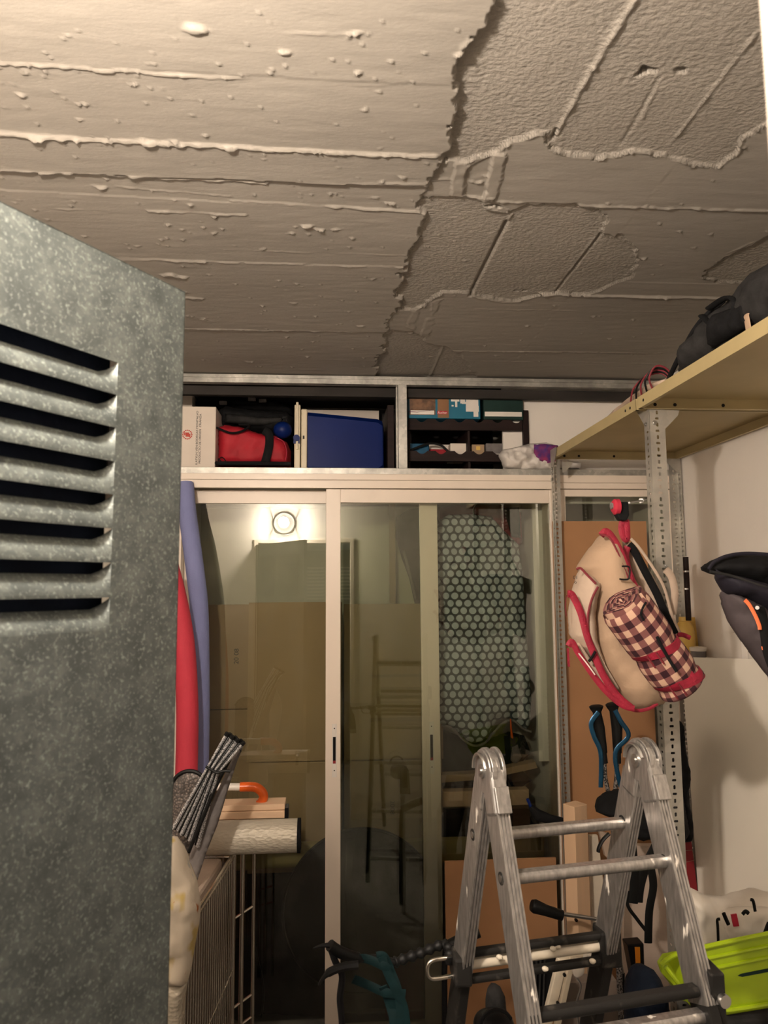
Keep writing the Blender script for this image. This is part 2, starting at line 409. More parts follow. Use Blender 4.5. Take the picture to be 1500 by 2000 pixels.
# ================================================================== THE SETTING
ZC, YB, XR, XL, ZF = 2.58, 3.40, 1.65, -1.25, -.46
def ceiling():
    h = .0042
    xs = np.arange(XL - .1, XR + .1, h); ys = np.arange(.25, YB + .03, h)
    X, Y_ = np.meshgrid(xs, ys)
    rng = np.random.RandomState(5)
    def vn(x, y, f, seed=0):
        r = np.random.RandomState(seed + 11).rand(257, 257)
        x = x * f + 500.3; y = y * f + 500.7; i = np.floor(x).astype(int); j = np.floor(y).astype(int)
        u = x - i; v = y - j; u = u * u * (3 - 2 * u); v = v * v * (3 - 2 * v); i %= 256; j %= 256
        return (r[i, j] * (1 - u) + r[i + 1, j] * u) * (1 - v) + (r[i, j + 1] * (1 - u) + r[i + 1, j + 1] * u) * v
    wx = X + (vn(X, Y_, 14, 1) - .5) * .05 + (vn(X, Y_, 45, 2) - .5) * .022 + (vn(X, Y_, 130, 6) - .5) * .007
    wy = Y_ + (vn(X, Y_, 14, 3) - .5) * .03 + (vn(X, Y_, 45, 4) - .5) * .016 + (vn(X, Y_, 130, 7) - .5) * .006
    def pl(pts): return [tuple(at(a, b, Z=ZC))[:2] for a, b in pts]
    def inside(poly, x, y):
        c = np.zeros(x.shape, bool); n = len(poly)
        for k in range(n):
            (xa, ya), (xb, yb) = poly[k], poly[(k + 1) % n]
            if ya == yb: continue
            c ^= ((ya > y) != (yb > y)) & (x < (xb - xa) * (y - ya) / (yb - ya) + xa)
        return c
    def sd(line, x, y):
        best = np.full(x.shape, 9.); side = np.zeros(x.shape)
        for (xa, ya), (xb, yb) in zip(line, line[1:]):
            dx, dy = xb - xa, yb - ya; l = dx * dx + dy * dy
            t = np.clip(((x - xa) * dx + (y - ya) * dy) / l, 0, 1); d = np.hypot(x - xa - t * dx, y - ya - t * dy)
            m = d < best; best = np.where(m, d, best)
        return best
    A = pl([(965, 0), (940, 60), (908, 95), (903, 150), (880, 215), (868, 275), (858, 312), (905, 314), (960, 300), (1000, 278), (1050, 265), (1082, 262),
            (1085, 292), (1120, 298), (1180, 303), (1240, 292), (1300, 298), (1350, 318), (1400, 325), (1440, 300), (1455, 262), (1500, 238), (1700, 190), (1900, -900), (1050, -900)])
    B = pl([(830, 380), (885, 376), (945, 385), (985, 408), (1025, 392), (1125, 395), (1172, 410), (1175, 447), (1215, 455), (1245, 485), (1248, 520), (1200, 550), (1155, 570),
            (1060, 572), (1000, 585), (920, 572), (870, 565), (810, 600), (768, 600), (785, 530), (800, 480), (822, 430)])
    Cc = pl([(757, 640), (800, 645), (865, 676), (905, 690), (930, 735), (735, 735)])
    D = pl([(1600, 440), (1500, 455), (1420, 492), (1365, 540), (1400, 548), (1500, 550), (1600, 552)])
    rough = inside(A, wx, wy) | inside(B, wx, wy) | inside(Cc, wx, wy) | inside(D, wx, wy)
    # formwork boards of the slab: each board band sits at its own level
    H = np.full(X.shape, .009)
    left = inside(pl([(985, -900), (965, 0), (940, 60), (908, 95), (903, 150), (880, 215), (868, 275), (853, 300), (830, 380), (800, 480), (768, 600), (735, 735), (-1500, 700), (-2600, 200), (-2000, -900)]), wx, wy)
    def yat(px, py, q): return at(px, py, Z=ZC).y
    def line_y(p0, p1):   # y as a linear function of x for a seam seen through two pixels
        a, b = at(*p0, Z=ZC), at(*p1, Z=ZC); k = (b.y - a.y) / (b.x - a.x); return lambda x: a.y + k * (x - a.x)
    seams = [((0, 105), (850, 150)), ((0, 245), (853, 292)), ((0, 320), (800, 352)), ((450, 385), (820, 405)), ((220, 497), (795, 514)), ((362, 635), (745, 642))]
    lev = [.0185, .0175, .0195, .0120, .0135, .0155, .0120, .0145]
    Ls = np.full(X.shape, lev[0])
    for k, (p, q) in enumerate(seams): Ls = np.where(Y_ > line_y(p, q)(X) + (vn(X, Y_, 30, 9) - .5) * .006, lev[k + 1], Ls)
    rs = [((945, 388), (1500, 407)), ((1055, 571), (1500, 578)), ((885, 682), (1280, 686))]
    lr = [.0080, .0060, .0082, .0060]; Lr = np.full(X.shape, lr[0])
    for k, (p, q) in enumerate(rs): Lr = np.where(Y_ > line_y(p, q)(X), lr[k + 1], Lr)
    H = np.where(left, Ls, Lr)
    H = np.where(rough, .0, H)
    H += np.where(rough, (vn(X, Y_, 100, 21) - .5) * .0012 + (vn(X, Y_, 12, 22) - .5) * .002,
                  (vn(X * .35, Y_, 40, 23) - .5) * .0009 + (vn(X, Y_, 5, 24) - .5) * .003 + (vn(X * .2, Y_, 90, 25) - .5) * .0005)
    # torn lips along the edges of the fallen patches (they face the lamp)
    def lip(pts, wd, amp, brk=.35, seed=0):
        nonlocal H
        d = sd(pl(pts), X + (wx - X) * .8, Y_ + (wy - Y_) * .8); m = np.clip((vn(X, Y_, 18, 40 + seed) - brk) * 4, 0, 1) * (.6 + .8 * vn(X, Y_, 60, 60 + seed))
        H += np.exp(-(d / (wd * .5)) ** 2) * amp * .50 * m
    def straight(p, q, wd, amp, brk=.3, seed=0, fr=9):
        nonlocal H
        d = sd(pl([p, q]), X, Y_ + (vn(X, Y_, 30, 80 + seed) - .5) * .007 + (vn(X, Y_, 110, 81 + seed) - .5) * .004)
        m = np.clip((vn(X, Y_, fr, 90 + seed) - brk) * 4, 0, 1) * (.6 + .8 * vn(X, Y_, 50, 120 + seed))
        H += np.exp(-(d / (wd * .62)) ** 2) * amp * .55 * m
    lip([(985, 290), (1010, 275), (1060, 264), (1082, 262), (1086, 292), (1180, 303), (1240, 292), (1300, 298), (1350, 318), (1410, 324), (1445, 295), (1455, 262), (1500, 238)], .0055, .010, .1)
    lip([(768, 600), (812, 600), (870, 566), (920, 570)], .007, .008, .1, 1); lip([(922, 575), (1000, 588), (1060, 573)], .006, .006, .2, 2)
    lip([(1160, 570), (1200, 552), (1248, 518), (1245, 485), (1175, 447)], .006, .006, .3, 3); lip([(1365, 541), (1420, 550), (1500, 551)], .006, .006, .2, 4)
    lip([(905, 385), (895, 318), (960, 300)], .005, .006, .3, 6)
    lip([(968, 0), (908, 95), (903, 150), (868, 275)], .008, .007, .55, 7)
    # seams with slurry ridges
    straight((0, 105), (440, 136), .0045, .009, .02, 1); straight((440, 136), (640, 146), .004, .007, .35, 2); straight((640, 146), (960, 160), .0035, .003, .4, 2)
    straight((0, 245), (150, 256), .008, .013, .0, 3); straight((150, 256), (853, 292), .006, .012, .28, 4)
    straight((0, 318), (140, 325), .005, .007, .15, 5); straight((130, 325), (520, 347), .007, .011, .0, 6, 4); straight((520, 347), (900, 345), .006, .004, .2, 6, 4)
    straight((450, 383), (820, 406), .006, .010, .05, 7); straight((290, 402), (480, 411), .005, .007, .2, 8); straight((0, 392), (200, 402), .005, .004, .4, 8)
    straight((215, 496), (400, 502), .008, .010, .25, 9); straight((400, 502), (795, 514), .005, .005, .2, 10)
    straight((340, 572), (395, 574), .008, .009, .1, 11); straight((362, 635), (750, 643), .007, .010, .1, 12)
    straight((230, 355), (450, 375), .004, .004, .4, 13); straight((400, 40), (700, 52), .004, .004, .45, 14); straight((440, 480), (800, 492), .004, .003, .3, 15)
    straight((1125, 396), (1500, 407), .007, .010, .0, 16, 3); straight((945, 388), (1025, 391), .006, .008, .0, 17, 3)
    straight((1055, 571), (1300, 577), .009, .011, .0, 18, 3); straight((1300, 577), (1500, 579), .007, .008, .0, 18, 3)
    straight((885, 682), (1290, 687), .008, .007, .1, 19, 3); straight((940, 703), (1290, 708), .006, .003, .3, 20)
    straight((1190, 485), (1500, 487), .004, .003, .4, 21); straight((900, 340), (1330, 350), .004, .002, .4, 22); straight((930, 600), (1330, 606), .005, .003, .3, 23)
    straight((700, 733), (360, 731), .008, .007, .2, 24)
    # joints that run away from the doorway
    straight((1240, 0), (1160, 130), .010, .010, .1, 30, 20); straight((1160, 130), (1085, 262), .008, .011, .0, 31, 20)
    straight((1482, 60), (1308, 283), .005, .007, .15, 32, 14); straight((1000, 415), (922, 566), .006, .008, .05, 33, 14)
    straight((866, 676), (840, 735), .008, .008, .1, 34); straight((1172, 450), (1085, 565), .005, .004, .2, 35)
    straight((1300, 130), (1255, 230), .006, .004, .2, 36); straight((1500, 456), (1420, 492), .005, .005, .2, 37)
    def groove(p, q, wd, amp):
        nonlocal H
        H -= np.exp(-(sd(pl([p, q]), X, Y_) / wd) ** 2) * amp
    groove((990, 432), (918, 575), .005, .016); groove((1088, 252), (1078, 272), .004, .012); groove((1175, 455), (1085, 570), .004, .006)
    groove((1290, 150), (1215, 280), .004, .003)
    for poly, hh in (([(890, 312), (914, 318), (903, 378), (880, 374)], .011), ([(967, 295), (990, 295), (963, 386), (940, 381)], .012), ([(915, 322), (962, 300), (940, 380), (905, 378)], .004),
                     ([(845, 585), (862, 580), (835, 655), (818, 652)], .010), ([(808, 600), (822, 594), (806, 640), (792, 636)], .010), ([(945, 388), (1025, 392), (990, 412), (950, 405)], .007)):
        H = np.where(inside(pl(poly), X + (wx - X) * .35, Y_ + (wy - Y_) * .35), hh + (vn(X, Y_, 40, 26) - .5) * .003, H)
    for (a, b, r1, r2) in ((1264, 139, .020, .012), (1284, 141, .014, .007), (1333, 146, .014, .007), (1003, 567, .014, .006), (1038, 566, .012, .005), (970, 394, .012, .005)):
        c = at(a, b, Z=ZC); q = np.hypot((wx - c.x) / r1, (wy - c.y) / r2); H = np.where(q < 1, -.085 * (1 - q ** 4), H)
    fl = [(355, 27, 24, 9), (193, 78, 14, 4), (402, 73, 8, 5), (565, 84, 11, 4), (690, 42, 16, 4), (140, 55, 8, 2), (310, 52, 18, 3), (240, 50, 9, 4), (458, 106, 7, 2), (400, 251, 10, 4),
          (52, 172, 10, 3), (262, 153, 7, 3), (430, 156, 6, 2), (290, 262, 16, 5), (335, 264, 18, 5), (60, 250, 20, 5), (432, 267, 14, 4), (790, 330, 10, 3), (910, 88, 14, 6), (745, 380, 14, 3), (770, 393, 16, 3),
          (190, 352, 12, 5), (370, 393, 8, 4), (407, 414, 9, 4), (605, 430, 20, 3), (640, 438, 24, 3), (570, 448, 8, 3), (310, 458, 6, 2), (425, 450, 5, 4), (508, 478, 5, 3), (330, 528, 26, 4), (360, 530, 14, 4), (690, 455, 5, 3),
          (740, 500, 7, 3), (640, 370, 5, 3), (610, 375, 6, 3), (145, 192, 8, 3), (530, 120, 5, 3), (160, 190, 9, 4), (830, 80, 9, 2), (765, 105, 8, 3), (706, 193, 6, 4), (1300, 335, 9, 2), (930, 350, 9, 4), (1145, 635, 8, 2), (1040, 632, 7, 2), (1160, 612, 7, 2), (1230, 620, 6, 2), (1255, 505, 7, 4),
          (1190, 395, 6, 3), (520, 590, 6, 3), (620, 610, 5, 2), (660, 580, 5, 2), (450, 545, 6, 2), (560, 560, 5, 2), (700, 630, 8, 3), (480, 700, 8, 2), (600, 690, 8, 2)]
    for k in range(620): fl.append((rng.uniform(0, 900), rng.uniform(0, 720), rng.uniform(1, 4.5), rng.uniform(.8, 2.2)))
    for k in range(60): fl.append((rng.uniform(900, 1500), rng.uniform(330, 720), rng.uniform(2, 5), rng.uniform(1.0, 2)))
    for a, b, r1, r2 in fl:
        c = at(a, b, Z=ZC); s_ = (c.y) / FPX
        R1 = max(r1 * s_ * .85, .003); R2 = max(r2 * s_ * 1.1, .003)
        i0, i1 = np.searchsorted(xs, [c.x - 2.5 * R1, c.x + 2.5 * R1]); j0, j1 = np.searchsorted(ys, [c.y - 2.5 * R2, c.y + 2.5 * R2])
        if i1 <= i0 or j1 <= j0: continue
        sl = (slice(j0, j1), slice(i0, i1)); q = ((wx[sl] - c.x) / R1) ** 2 + ((wy[sl] - c.y) / R2) ** 2
        H[sl] += np.exp(-q ** 2) * min(.009, .0035 + R1 * .25)
    nz, nx = X.shape
    co = np.stack([X, Y_, ZC - H], -1).reshape(-1, 3).astype(np.float32)
    i = np.arange(nx - 1)[None] + np.arange(nz - 1)[:, None] * nx
    q = np.stack([i, i + nx, i + nx + 1, i + 1], -1).reshape(-1).astype(np.int32)
    me = bpy.data.meshes.new('ceiling'); nf = len(q) // 4
    me.vertices.add(len(co)); me.vertices.foreach_set('co', co.ravel())
    me.loops.add(len(q)); me.loops.foreach_set('vertex_index', q)
    me.polygons.add(nf); me.polygons.foreach_set('loop_start', np.arange(0, nf * 4, 4, dtype=np.int32)); 
    me.update(calc_edges=True); me.validate()
    me.shade_smooth()
    a = me.attributes.new('rough', 'FLOAT', 'POINT'); a.data.foreach_set('value', rough.astype(np.float32).ravel())
    me.materials.append(MATS['ceiling'])
    o = bpy.data.objects.new('ceiling', me); C.objects.link(o); o['kind'] = 'structure'
    MB().span((XL - .1, .25, ZC + .10), (XR + .1, 4.15, ZC + .2)).build('ceiling_slab', 'cream_plaster', o)
    MB().span((XL - .1, YB + .03, ZC - .005), (XR + .1, 4.05, ZC + .035)).build('ceiling_soffit', 'dark_panel', o)
ceiling()
def st(name, mat, boxes, bevel=0):
    m = MB()
    for a, b in boxes: m.span(a, b)
    return tag(m.build(name, mat, bevel=bevel), kind='structure')
st('floor', 'grey_floor', [((-2.3, -1.8, ZF - .1), (2.5, 4.15, ZF))])
st('wall_right', 'white_plaster', [((XR, .12, ZF), (XR + .12, 4.15, ZC + .05))])
st('wall_left', 'white_plaster', [((XL - .12, .12, ZF), (XL, 4.15, ZC + .05))])
st('wall_back', 'closet_inside', [((XL - .12, 4.03, ZF), (XR + .12, 4.15, ZC + .05))])
st('wall_front', 'white_plaster', [((XL - .12, .12, ZF), (-.665, .25, ZC)), ((.21, .12, ZF), (XR + .12, .25, ZC)), ((-.665, .12, 2.0), (.21, .25, ZC))])
st('wall_corridor_far', 'cream_plaster', [((-2.2, -1.8, ZF), (2.4, -1.7, 2.6))])
st('wall_corridor_near', 'cream_plaster', [((-2.2, .0, ZF), (XL - .12, .12, 2.6)), ((XR + .12, .0, ZF), (2.4, .12, 2.6))])
st('wall_corridor_left', 'cream_plaster', [((-2.3, -1.8, ZF), (-2.2, .12, 2.6))])
st('wall_corridor_right', 'cream_plaster', [((2.4, -1.8, ZF), (2.5, .12, 2.6))])
st('ceiling_corridor', 'white_plaster', [((-2.3, -1.8, 2.6), (2.5, .25, 2.7))])
# door frame round the opening
fr_ = struct('trim_1')
for a, b in (((.1765, .11, ZF), (.21, .262, 2.0)), ((-.705, .11, ZF), (-.668, .262, 2.0)), ((-.668, .11, 1.965), (.1765, .262, 2.0))):
    MB().span(a, b).build('door_frame_jamb', 'cream_alu', fr_, bevel=.003)

# open metal leaf with pressed louvres
def leaf(name, P0, dr, nr, width, ztop, cols, mat, label_n, u_edge):
    rt = struct(name); P0, dr, nr = V(P0), V(dr).normalized(), V(nr).normalized()
    def Q(u, z, n=0): return P0 + dr * u + nr * n + V((0, 0, z))
    def plate(m, u0, u1, z0, z1, n0=0, n1=-.0015):
        m.prism([Q(u0, z0, n0), Q(u1, z0, n0), Q(u1, z1, n0), Q(u0, z1, n0)], nr * (n1 - n0))
    m = MB(); us = [0]
    for a, b in cols: us += [a, b]
    us.append(width)
    zs = label_n; PITCH, HT = .0405, .0375
    for k in range(0, len(us) - 1, 2): plate(m, us[k], us[k + 1], ZF + .02, ztop)
    for a, b in cols:
        plate(m, a, b, zs[0], ztop); plate(m, a, b, ZF + .02, zs[-1] - HT)
        for z0, z1 in zip(zs, zs[1:]): plate(m, a, b, z1, z0 - HT)
    plate(m, 0, .0015, ZF + .02, ztop, 0, -.03); plate(m, width - .0015, width, ZF + .02, ztop, 0, -.03)
    plate(m, 0, width, ztop - .0015, ztop, 0, -.03); plate(m, 0, width, ZF + .02, ZF + .0215, 0, -.03)
    m.build('leaf_sheet', mat, rt)
    for a, b in cols:
        g = a if b - a > 0 else b
        for z in zs:
            l = MB(); k = 7; rows = []
            for i in range(k + 1):
                t = i / k; dep = -.013 * (1 - t) ** 1.8
                row = []
                for e, q, g in ((0, 0, 0), (.002, .35, .25), (.008, .8, .7), (.018, 1, 1)):
                    z0 = z - .0135 * g; row.append((e, z0 - t * (z - HT - z0) * -1, dep * q))
                rows.append([Q(a + e, zz, dd) for e, zz, dd in row] + [Q(b - e, zz, dd) for e, zz, dd in row[::-1]])
            l.loft(rows, False, False)
            l.build('louver', mat, rt, smooth=True)
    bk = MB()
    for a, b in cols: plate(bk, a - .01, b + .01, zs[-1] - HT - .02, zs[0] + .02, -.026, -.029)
    bk.build('gap_shade_sheet', 'navy_cloth', rt)  # added dark sheet that puts the shade into the louvre gaps
    return rt, Q
F0 = at(362, 570, Z=1.95); dr = V((at(0, 393, Z=1.95) - F0).xy.to_3d()).normalized(); nr = V((-dr.y, dr.x, 0));
if nr.dot(V((0, 0, 0)) - V((F0.x, F0.y, 0))) < 0: nr = -nr
def on_leaf(px, py):
    d = RM @ V(((px - 750) / FPX, (1000 - py) / FPX, -1)); o = V((0, 0, CAMH)); t = (F0 - o).dot(nr) / d.dot(nr); p = o + d * t
    return (p - F0).dot(dr), p.z
lz = [on_leaf(229 - i * 1.9, y)[1] for i, y in enumerate((708, 771, 835, 901, 966, 1032, 1099, 1167))]
u0 = on_leaf(224, 900)[0]
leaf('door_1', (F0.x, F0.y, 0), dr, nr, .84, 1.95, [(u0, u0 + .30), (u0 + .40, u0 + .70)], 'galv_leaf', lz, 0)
# storage doors across the corridor (seen mirrored in the glass)
for k, x in enumerate((-1.5, -.45, .6)):
    leaf('door_%d' % (k + 5), (x, -1.69, 0), (1, 0, 0), (0, 1, 0), .85, 2.0, [(.12, .38), (.48, .74)], 'galv_leaf', [1.8 - .0405 * i for i in range(10)], 0)
    f = struct('trim_%d' % (k + 5))
    for a, b in (((x - .05, -1.7, ZF), (x - .005, -1.66, 2.05)), ((x + .855, -1.7, ZF), (x + .90, -1.66, 2.05)), ((x - .05, -1.7, 2.005), (x + .90, -1.66, 2.05))): MB().span(a, b).build('door_frame_jamb', 'galv_frame', f)

# round bulkhead lamp on the wall above the doorway
t = thing('bulkhead_lamp', 'round caged bulkhead lamp glowing on the wall above the doorway', 'lamp')
MB().cyl((-.43, .25, 2.15), (-.43, .285, 2.15), .095, 28).build('base_plate', 'lamp_base', t, bevel=.004)
MB().blob((-.43, .325, 2.15), (.05, .035, .05), e=1).build('diffuser', 'lamp_glass', t, smooth=True)
for dz in (-.12, .12):
    MB().tube([(-.43 - .10, .25, 2.15 + dz * .3), (-.53, .30, 2.15 + dz * .8), (-.43, .345, 2.15 + dz), (-.33, .30, 2.15 + dz * .8), (-.33, .25, 2.15 + dz * .3)], .004).build('guard_bar', 'lamp_base', t, smooth=True)
t = thing('corridor_fill_tube', 'slim glowing tube added on the unseen corridor ceiling to stand for cool daylight', 'lamp')  # invented fixture shape that goes with the added corridor fill
MB().span((-.8, -.83, 2.56), (.4, -.67, 2.60)).build('housing', 'lamp_base', t); MB().cyl((-.78, -.75, 2.545), (.38, -.75, 2.545), .013).build('tube', 'corridor_fill_glow', t, smooth=True)

# ------------------------------------------------------------------ glazed closet across the back
ZR = 2.114     # top of the galvanised sill
g = struct('trim_2')     # galvanised frame of the overhead compartment
def gal(name, a, b, bev=.0015): MB().span(a, b).build(name, 'galv_frame', g, bevel=bev)
zt = at(600, 738, Y=3.37).z
gal('top_channel', (XL, 3.36, zt - .030), (XR, 3.40, zt + .006)); gal('top_channel_lip', (XL, 3.352, zt - .008), (XR, 3.362, zt + .008))
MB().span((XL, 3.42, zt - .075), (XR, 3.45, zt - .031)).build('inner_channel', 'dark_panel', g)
xa, xb = at(778, 830, Y=3.37).x, at(795, 830, Y=3.37).x
gal('mullion', (xa, 3.365, ZR - .004), (xb, 3.40, zt - .028)); gal('mullion_flange', (xa - .008, 3.40, ZR), (xa, 3.44, zt - .03))
gal('sill_angle', (XL, 3.355, ZR - .024), (XR, 3.40, ZR)); gal('sill_flange', (XL, 3.352, ZR - .028), (XR, 3.357, ZR + .002))
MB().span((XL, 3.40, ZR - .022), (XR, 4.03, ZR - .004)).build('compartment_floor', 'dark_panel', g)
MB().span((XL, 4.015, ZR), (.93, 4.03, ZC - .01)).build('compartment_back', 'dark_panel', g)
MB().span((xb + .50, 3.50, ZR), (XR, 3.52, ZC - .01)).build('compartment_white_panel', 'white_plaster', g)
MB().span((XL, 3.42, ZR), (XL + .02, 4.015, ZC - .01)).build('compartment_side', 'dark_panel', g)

tr = struct('trim_3')    # cream aluminium track
x_end = 1.078
MB().span((XL, 3.352, 2.058), (x_end, 3.50, 2.088)).build('track_head', 'cream_alu', tr, bevel=.002)
MB().span((XL, 3.345, 2.018), (x_end, 3.356, 2.056)).build('track_fascia', 'cream_alu', tr, bevel=.002)
MB().span((XL, 3.356, 2.03), (x_end, 3.50, 2.056)).build('track_channel', 'cream_alu', tr)
MB().span((XL, 3.345, ZF), (x_end, 3.50, ZF + .03)).build('track_sill', 'cream_alu', tr, bevel=.002)
MB().span((1.052, 3.37, ZF + .03), (1.078, 3.50, 2.03)).build('side_jamb', 'cream_alu', tr, bevel=.002)
MB().span((-.72, 3.37, ZF + .03), (-.69, 3.50, 2.03)).build('side_jamb', 'cream_alu', tr, bevel=.002)
def slider(name, x0, x1, y, zt_, sl, sr, pull_z, pull_x, rail=.064):
    r = struct(name); d = .012
    MB().span((x0, y - d, ZF + .03), (x0 + sl, y + d, zt_)).build('stile', 'cream_alu', r, bevel=.002)
    MB().span((x1 - sr, y - d, ZF + .03), (x1, y + d, zt_)).build('stile', 'cream_alu', r, bevel=.002)
    MB().span((x0 + sl, y - d + .001, zt_ - rail), (x1 - sr, y + d - .001, zt_)).build('rail', 'cream_alu', r, bevel=.002)
    MB().span((x0 + sl, y - d + .001, ZF + .03), (x1 - sr, y + d - .001, ZF + .062)).build('rail', 'cream_alu', r, bevel=.002)
    gp = MB(); gp.prism([(x0 + sl - .004, y, ZF + .055), (x1 - sr + .004, y, ZF + .055), (x1 - sr + .004, y, zt_ - rail + .004), (x0 + sl - .004, y, zt_ - rail + .004)], (0, .004, 0)); gp.build('glass_pane', 'glass', r)
    px_, pz = pull_x, pull_z; yf = y - d
    p = MB(); hw, hh = .011, .118
    for a, b in (((-hw, -hh), (-.0065, hh)), ((.0065, -hh), (hw, hh)), ((-.0065, -hh), (.0065, -.058)), ((-.0065, .06), (.0065, hh))): p.span((px_ + a[0], yf - .002, pz + a[1]), (px_ + b[0], yf, pz + b[1]))
    pl_ = p.build('finger_pull', 'white_plastic', r, bevel=.0006)
    MB().span((px_ - .0065, yf - .0006, pz - .045), (px_ + .0065, yf + .0005, pz + .06)).build('pull_recess', 'black_plastic', pl_)
    MB().span((px_ - .0065, yf - .0007, pz - .058), (px_ + .0065, yf + .0005, pz - .045)).build('latch_mark', 'red_card', pl_)
    for s_ in (-.088, .098): MB().cyl((px_, yf - .0024, pz + s_), (px_, yf - .001, pz + s_), .003, 8).build('screw_hole', 'black_plastic', pl_)
    return r
s1 = at(636, 1300, Y=3.37).x; s1b = at(665, 1300, Y=3.37).x
slider('door_3', s1, x_end + .005 - .02, 3.375, 2.016, s1b - s1, .012, at(653, 1466, Y=3.36).z, at(653, 1466, Y=3.36).x)
s2, s2b = at(823, 1300, Y=3.44).x, at(858, 1300, Y=3.44).x
slider('door_2', -.688, s2b, 3.45, 2.020, .045, s2b - s2, at(844, 1460, Y=3.44).z, at(843, 1460, Y=3.44).x)
# closet carcass
cz = struct('wall_closet_inside')
MB().span((-.80, 3.50, ZF), (-.72, 4.03, 2.09)).build('closet_side', 'white_plaster', cz)
MB().span((1.080, 3.37, ZF), (1.10, 4.03, 2.09)).build('closet_side', 'white_plaster', cz)
MB().span((1.02, 3.56, .7), (1.07, 3.585, 2.03)).build('closet_batten', 'white_plaster', cz)
# fixed light to the right
wn = struct('window_1'); xw0, xw1 = 1.10, XR
MB().span((xw0 - .02, 3.352, 2.050), (xw1, 3.50, 2.088)).build('window_head', 'cream_alu', wn, bevel=.002)
MB().span((xw0 - .02, 3.345, 2.020), (xw1, 3.40, 2.048)).build('window_head', 'cream_alu', wn, bevel=.002)
MB().span((xw0, 3.36, 1.984), (xw1, 3.39, 2.018)).build('window_rail', 'cream_alu', wn, bevel=.002)
MB().span((xw0, 3.36, ZF), (xw0 + .028, 3.39, 1.99)).build('window_stile', 'cream_alu', wn, bevel=.002)
MB().span((xw1 - .03, 3.36, ZF), (xw1, 3.39, 1.99)).build('window_stile', 'cream_alu', wn, bevel=.002)
MB().prism([(xw0 + .02, 3.376, ZF), (xw1 - .02, 3.376, ZF), (xw1 - .02, 3.376, 1.99), (xw0 + .02, 3.376, 1.99)], (0, .004, 0)).build('glass_pane', 'glass', wn)
zq0, zq1, xq = at(1150, 984, Y=3.5).z, at(1150, 966, Y=3.5).z, at(1203, 990, Y=3.5).x
MB().span((xw0 + .03, 3.50, zq0), (1.62, 3.53, zq1)).span((xq, 3.50, ZF), (xq + .035, 3.53, zq0)).build('inner_sash', 'white_plaster', wn, bevel=.002)
#@@PART3
# ================================================================== OVERHEAD COMPARTMENT, things on its floor
ZS = ZR + .001
def boxm(a, b): return MB().span(a, b)
def X_(px, Y, py=850): return at(px, py, Y=Y).x
def Z_(py, Y, px=700): return at(px, py, Y=Y).z
# white carton with print, at the left end
t = thing('carton', 'white printed cardboard carton at the left end of the overhead compartment', 'box')
x0, x1 = X_(352, 3.42) - .06, X_(421, 3.42); zt1 = Z_(794, 3.42, 390)
boxm((x0, 3.42, ZS), (x1, 3.72, zt1)).build('carton_body', 'white_card', t, bevel=.003)
boxm((x0 + .02, 3.418, ZS + .13), (x0 + .022, 3.42, ZS + .131)).build('flap_joint', 'card', t)
cz_ = (ZS + zt1) / 2
text('ILATYLN VEN BODEGAS MONTALVO', .013, 'print_black', (X_(385, 3.42), 3.4185, cz_), (0, 0, 1), (-1, 0, 0), t, fit=.26)
text('PRODUCTO DE ORIGEN  CRIANZA', .013, 'print_black', (X_(391, 3.42), 3.4185, cz_ - .004), (0, 0, 1), (-1, 0, 0), t, fit=.24)
m = MB(); ex, ez = X_(366, 3.42), Z_(849, 3.42, 366)
for a in range(16):
    q = a / 16 * 2 * math.pi; m.box((ex + .021 * math.cos(q), 3.4185, ez + .021 * math.sin(q)), (.006, .001, .005))
m.box((ex, 3.4185, ez), (.016, .001, .020)).box((ex - .012, 3.4185, ez + .004), (.006, .001, .014)).box((ex + .011, 3.4185, ez - .004), (.006, .001, .016)); m.build('round_emblem', 'print_red', t)
t = thing('small_carton', 'pale carton standing behind the white printed carton, only its top showing', 'box')
boxm((X_(340, 3.8), 3.76, ZS), (X_(377, 3.8), 3.95, Z_(768, 3.8))).build('carton_body', 'white_card', t, bevel=.003)
# red and black bag
t = thing('sports_bag', 'red sports bag with black straps lying beside the white printed carton', 'bag')
red = pp([(424, 914), (425, 835), (438, 829), (470, 832), (505, 845), (540, 850), (560, 862), (568, 880), (568, 914)], 3.52)
MB().pillow(red, 3.55, .10, .05, .012, .010, 14).build('bag_body', 'red_cloth', t, smooth=True, auto=80)
MB().tube([p + V((0, -.075, 0)) for p in spline(pp([(428, 842), (455, 852), (478, 848), (490, 838), (470, 836)], 3.5))], .011, 8, .5).build('handle', 'black_cloth', t, smooth=True)
MB().tube([p + V((0, -.085, 0)) for p in spline(pp([(520, 912), (528, 880), (528, 856), (518, 848)], 3.52))], .020, 8, .3, up=(0, 1, 0)).build('strap', 'black_cloth', t, smooth=True)
MB().tube([p + V((0, -.09, 0)) for p in pp([(424, 911), (500, 911), (570, 912)], 3.52)], .010, 8).build('base_piping', 'black_cloth', t, smooth=True)
MB().tube([p + V((0, -.095, 0)) for p in spline(pp([(540, 862), (556, 870), (562, 888), (560, 906)], 3.52))], .0025, 6).build('seam_piping', 'crimson_strap', t)
lp = pp([(424, 905), (432, 893), (440, 900), (430, 908), (426, 896), (436, 905)], 3.43); MB().tube(spline(lp), .0025, 6).build('zip_cord', 'black_cloth', t)
t = thing('soft_bag', 'charcoal soft bag slumped on top of the red sports bag', 'bag')
MB().pillow(pp([(428, 838), (424, 800), (440, 790), (500, 800), (560, 802), (574, 812), (574, 850), (540, 850), (500, 846), (470, 832)], 3.64), 3.70, .12, .05, .014, .03, 9, 3).build('bag_body', 'black_cloth', t, smooth=True, auto=80)
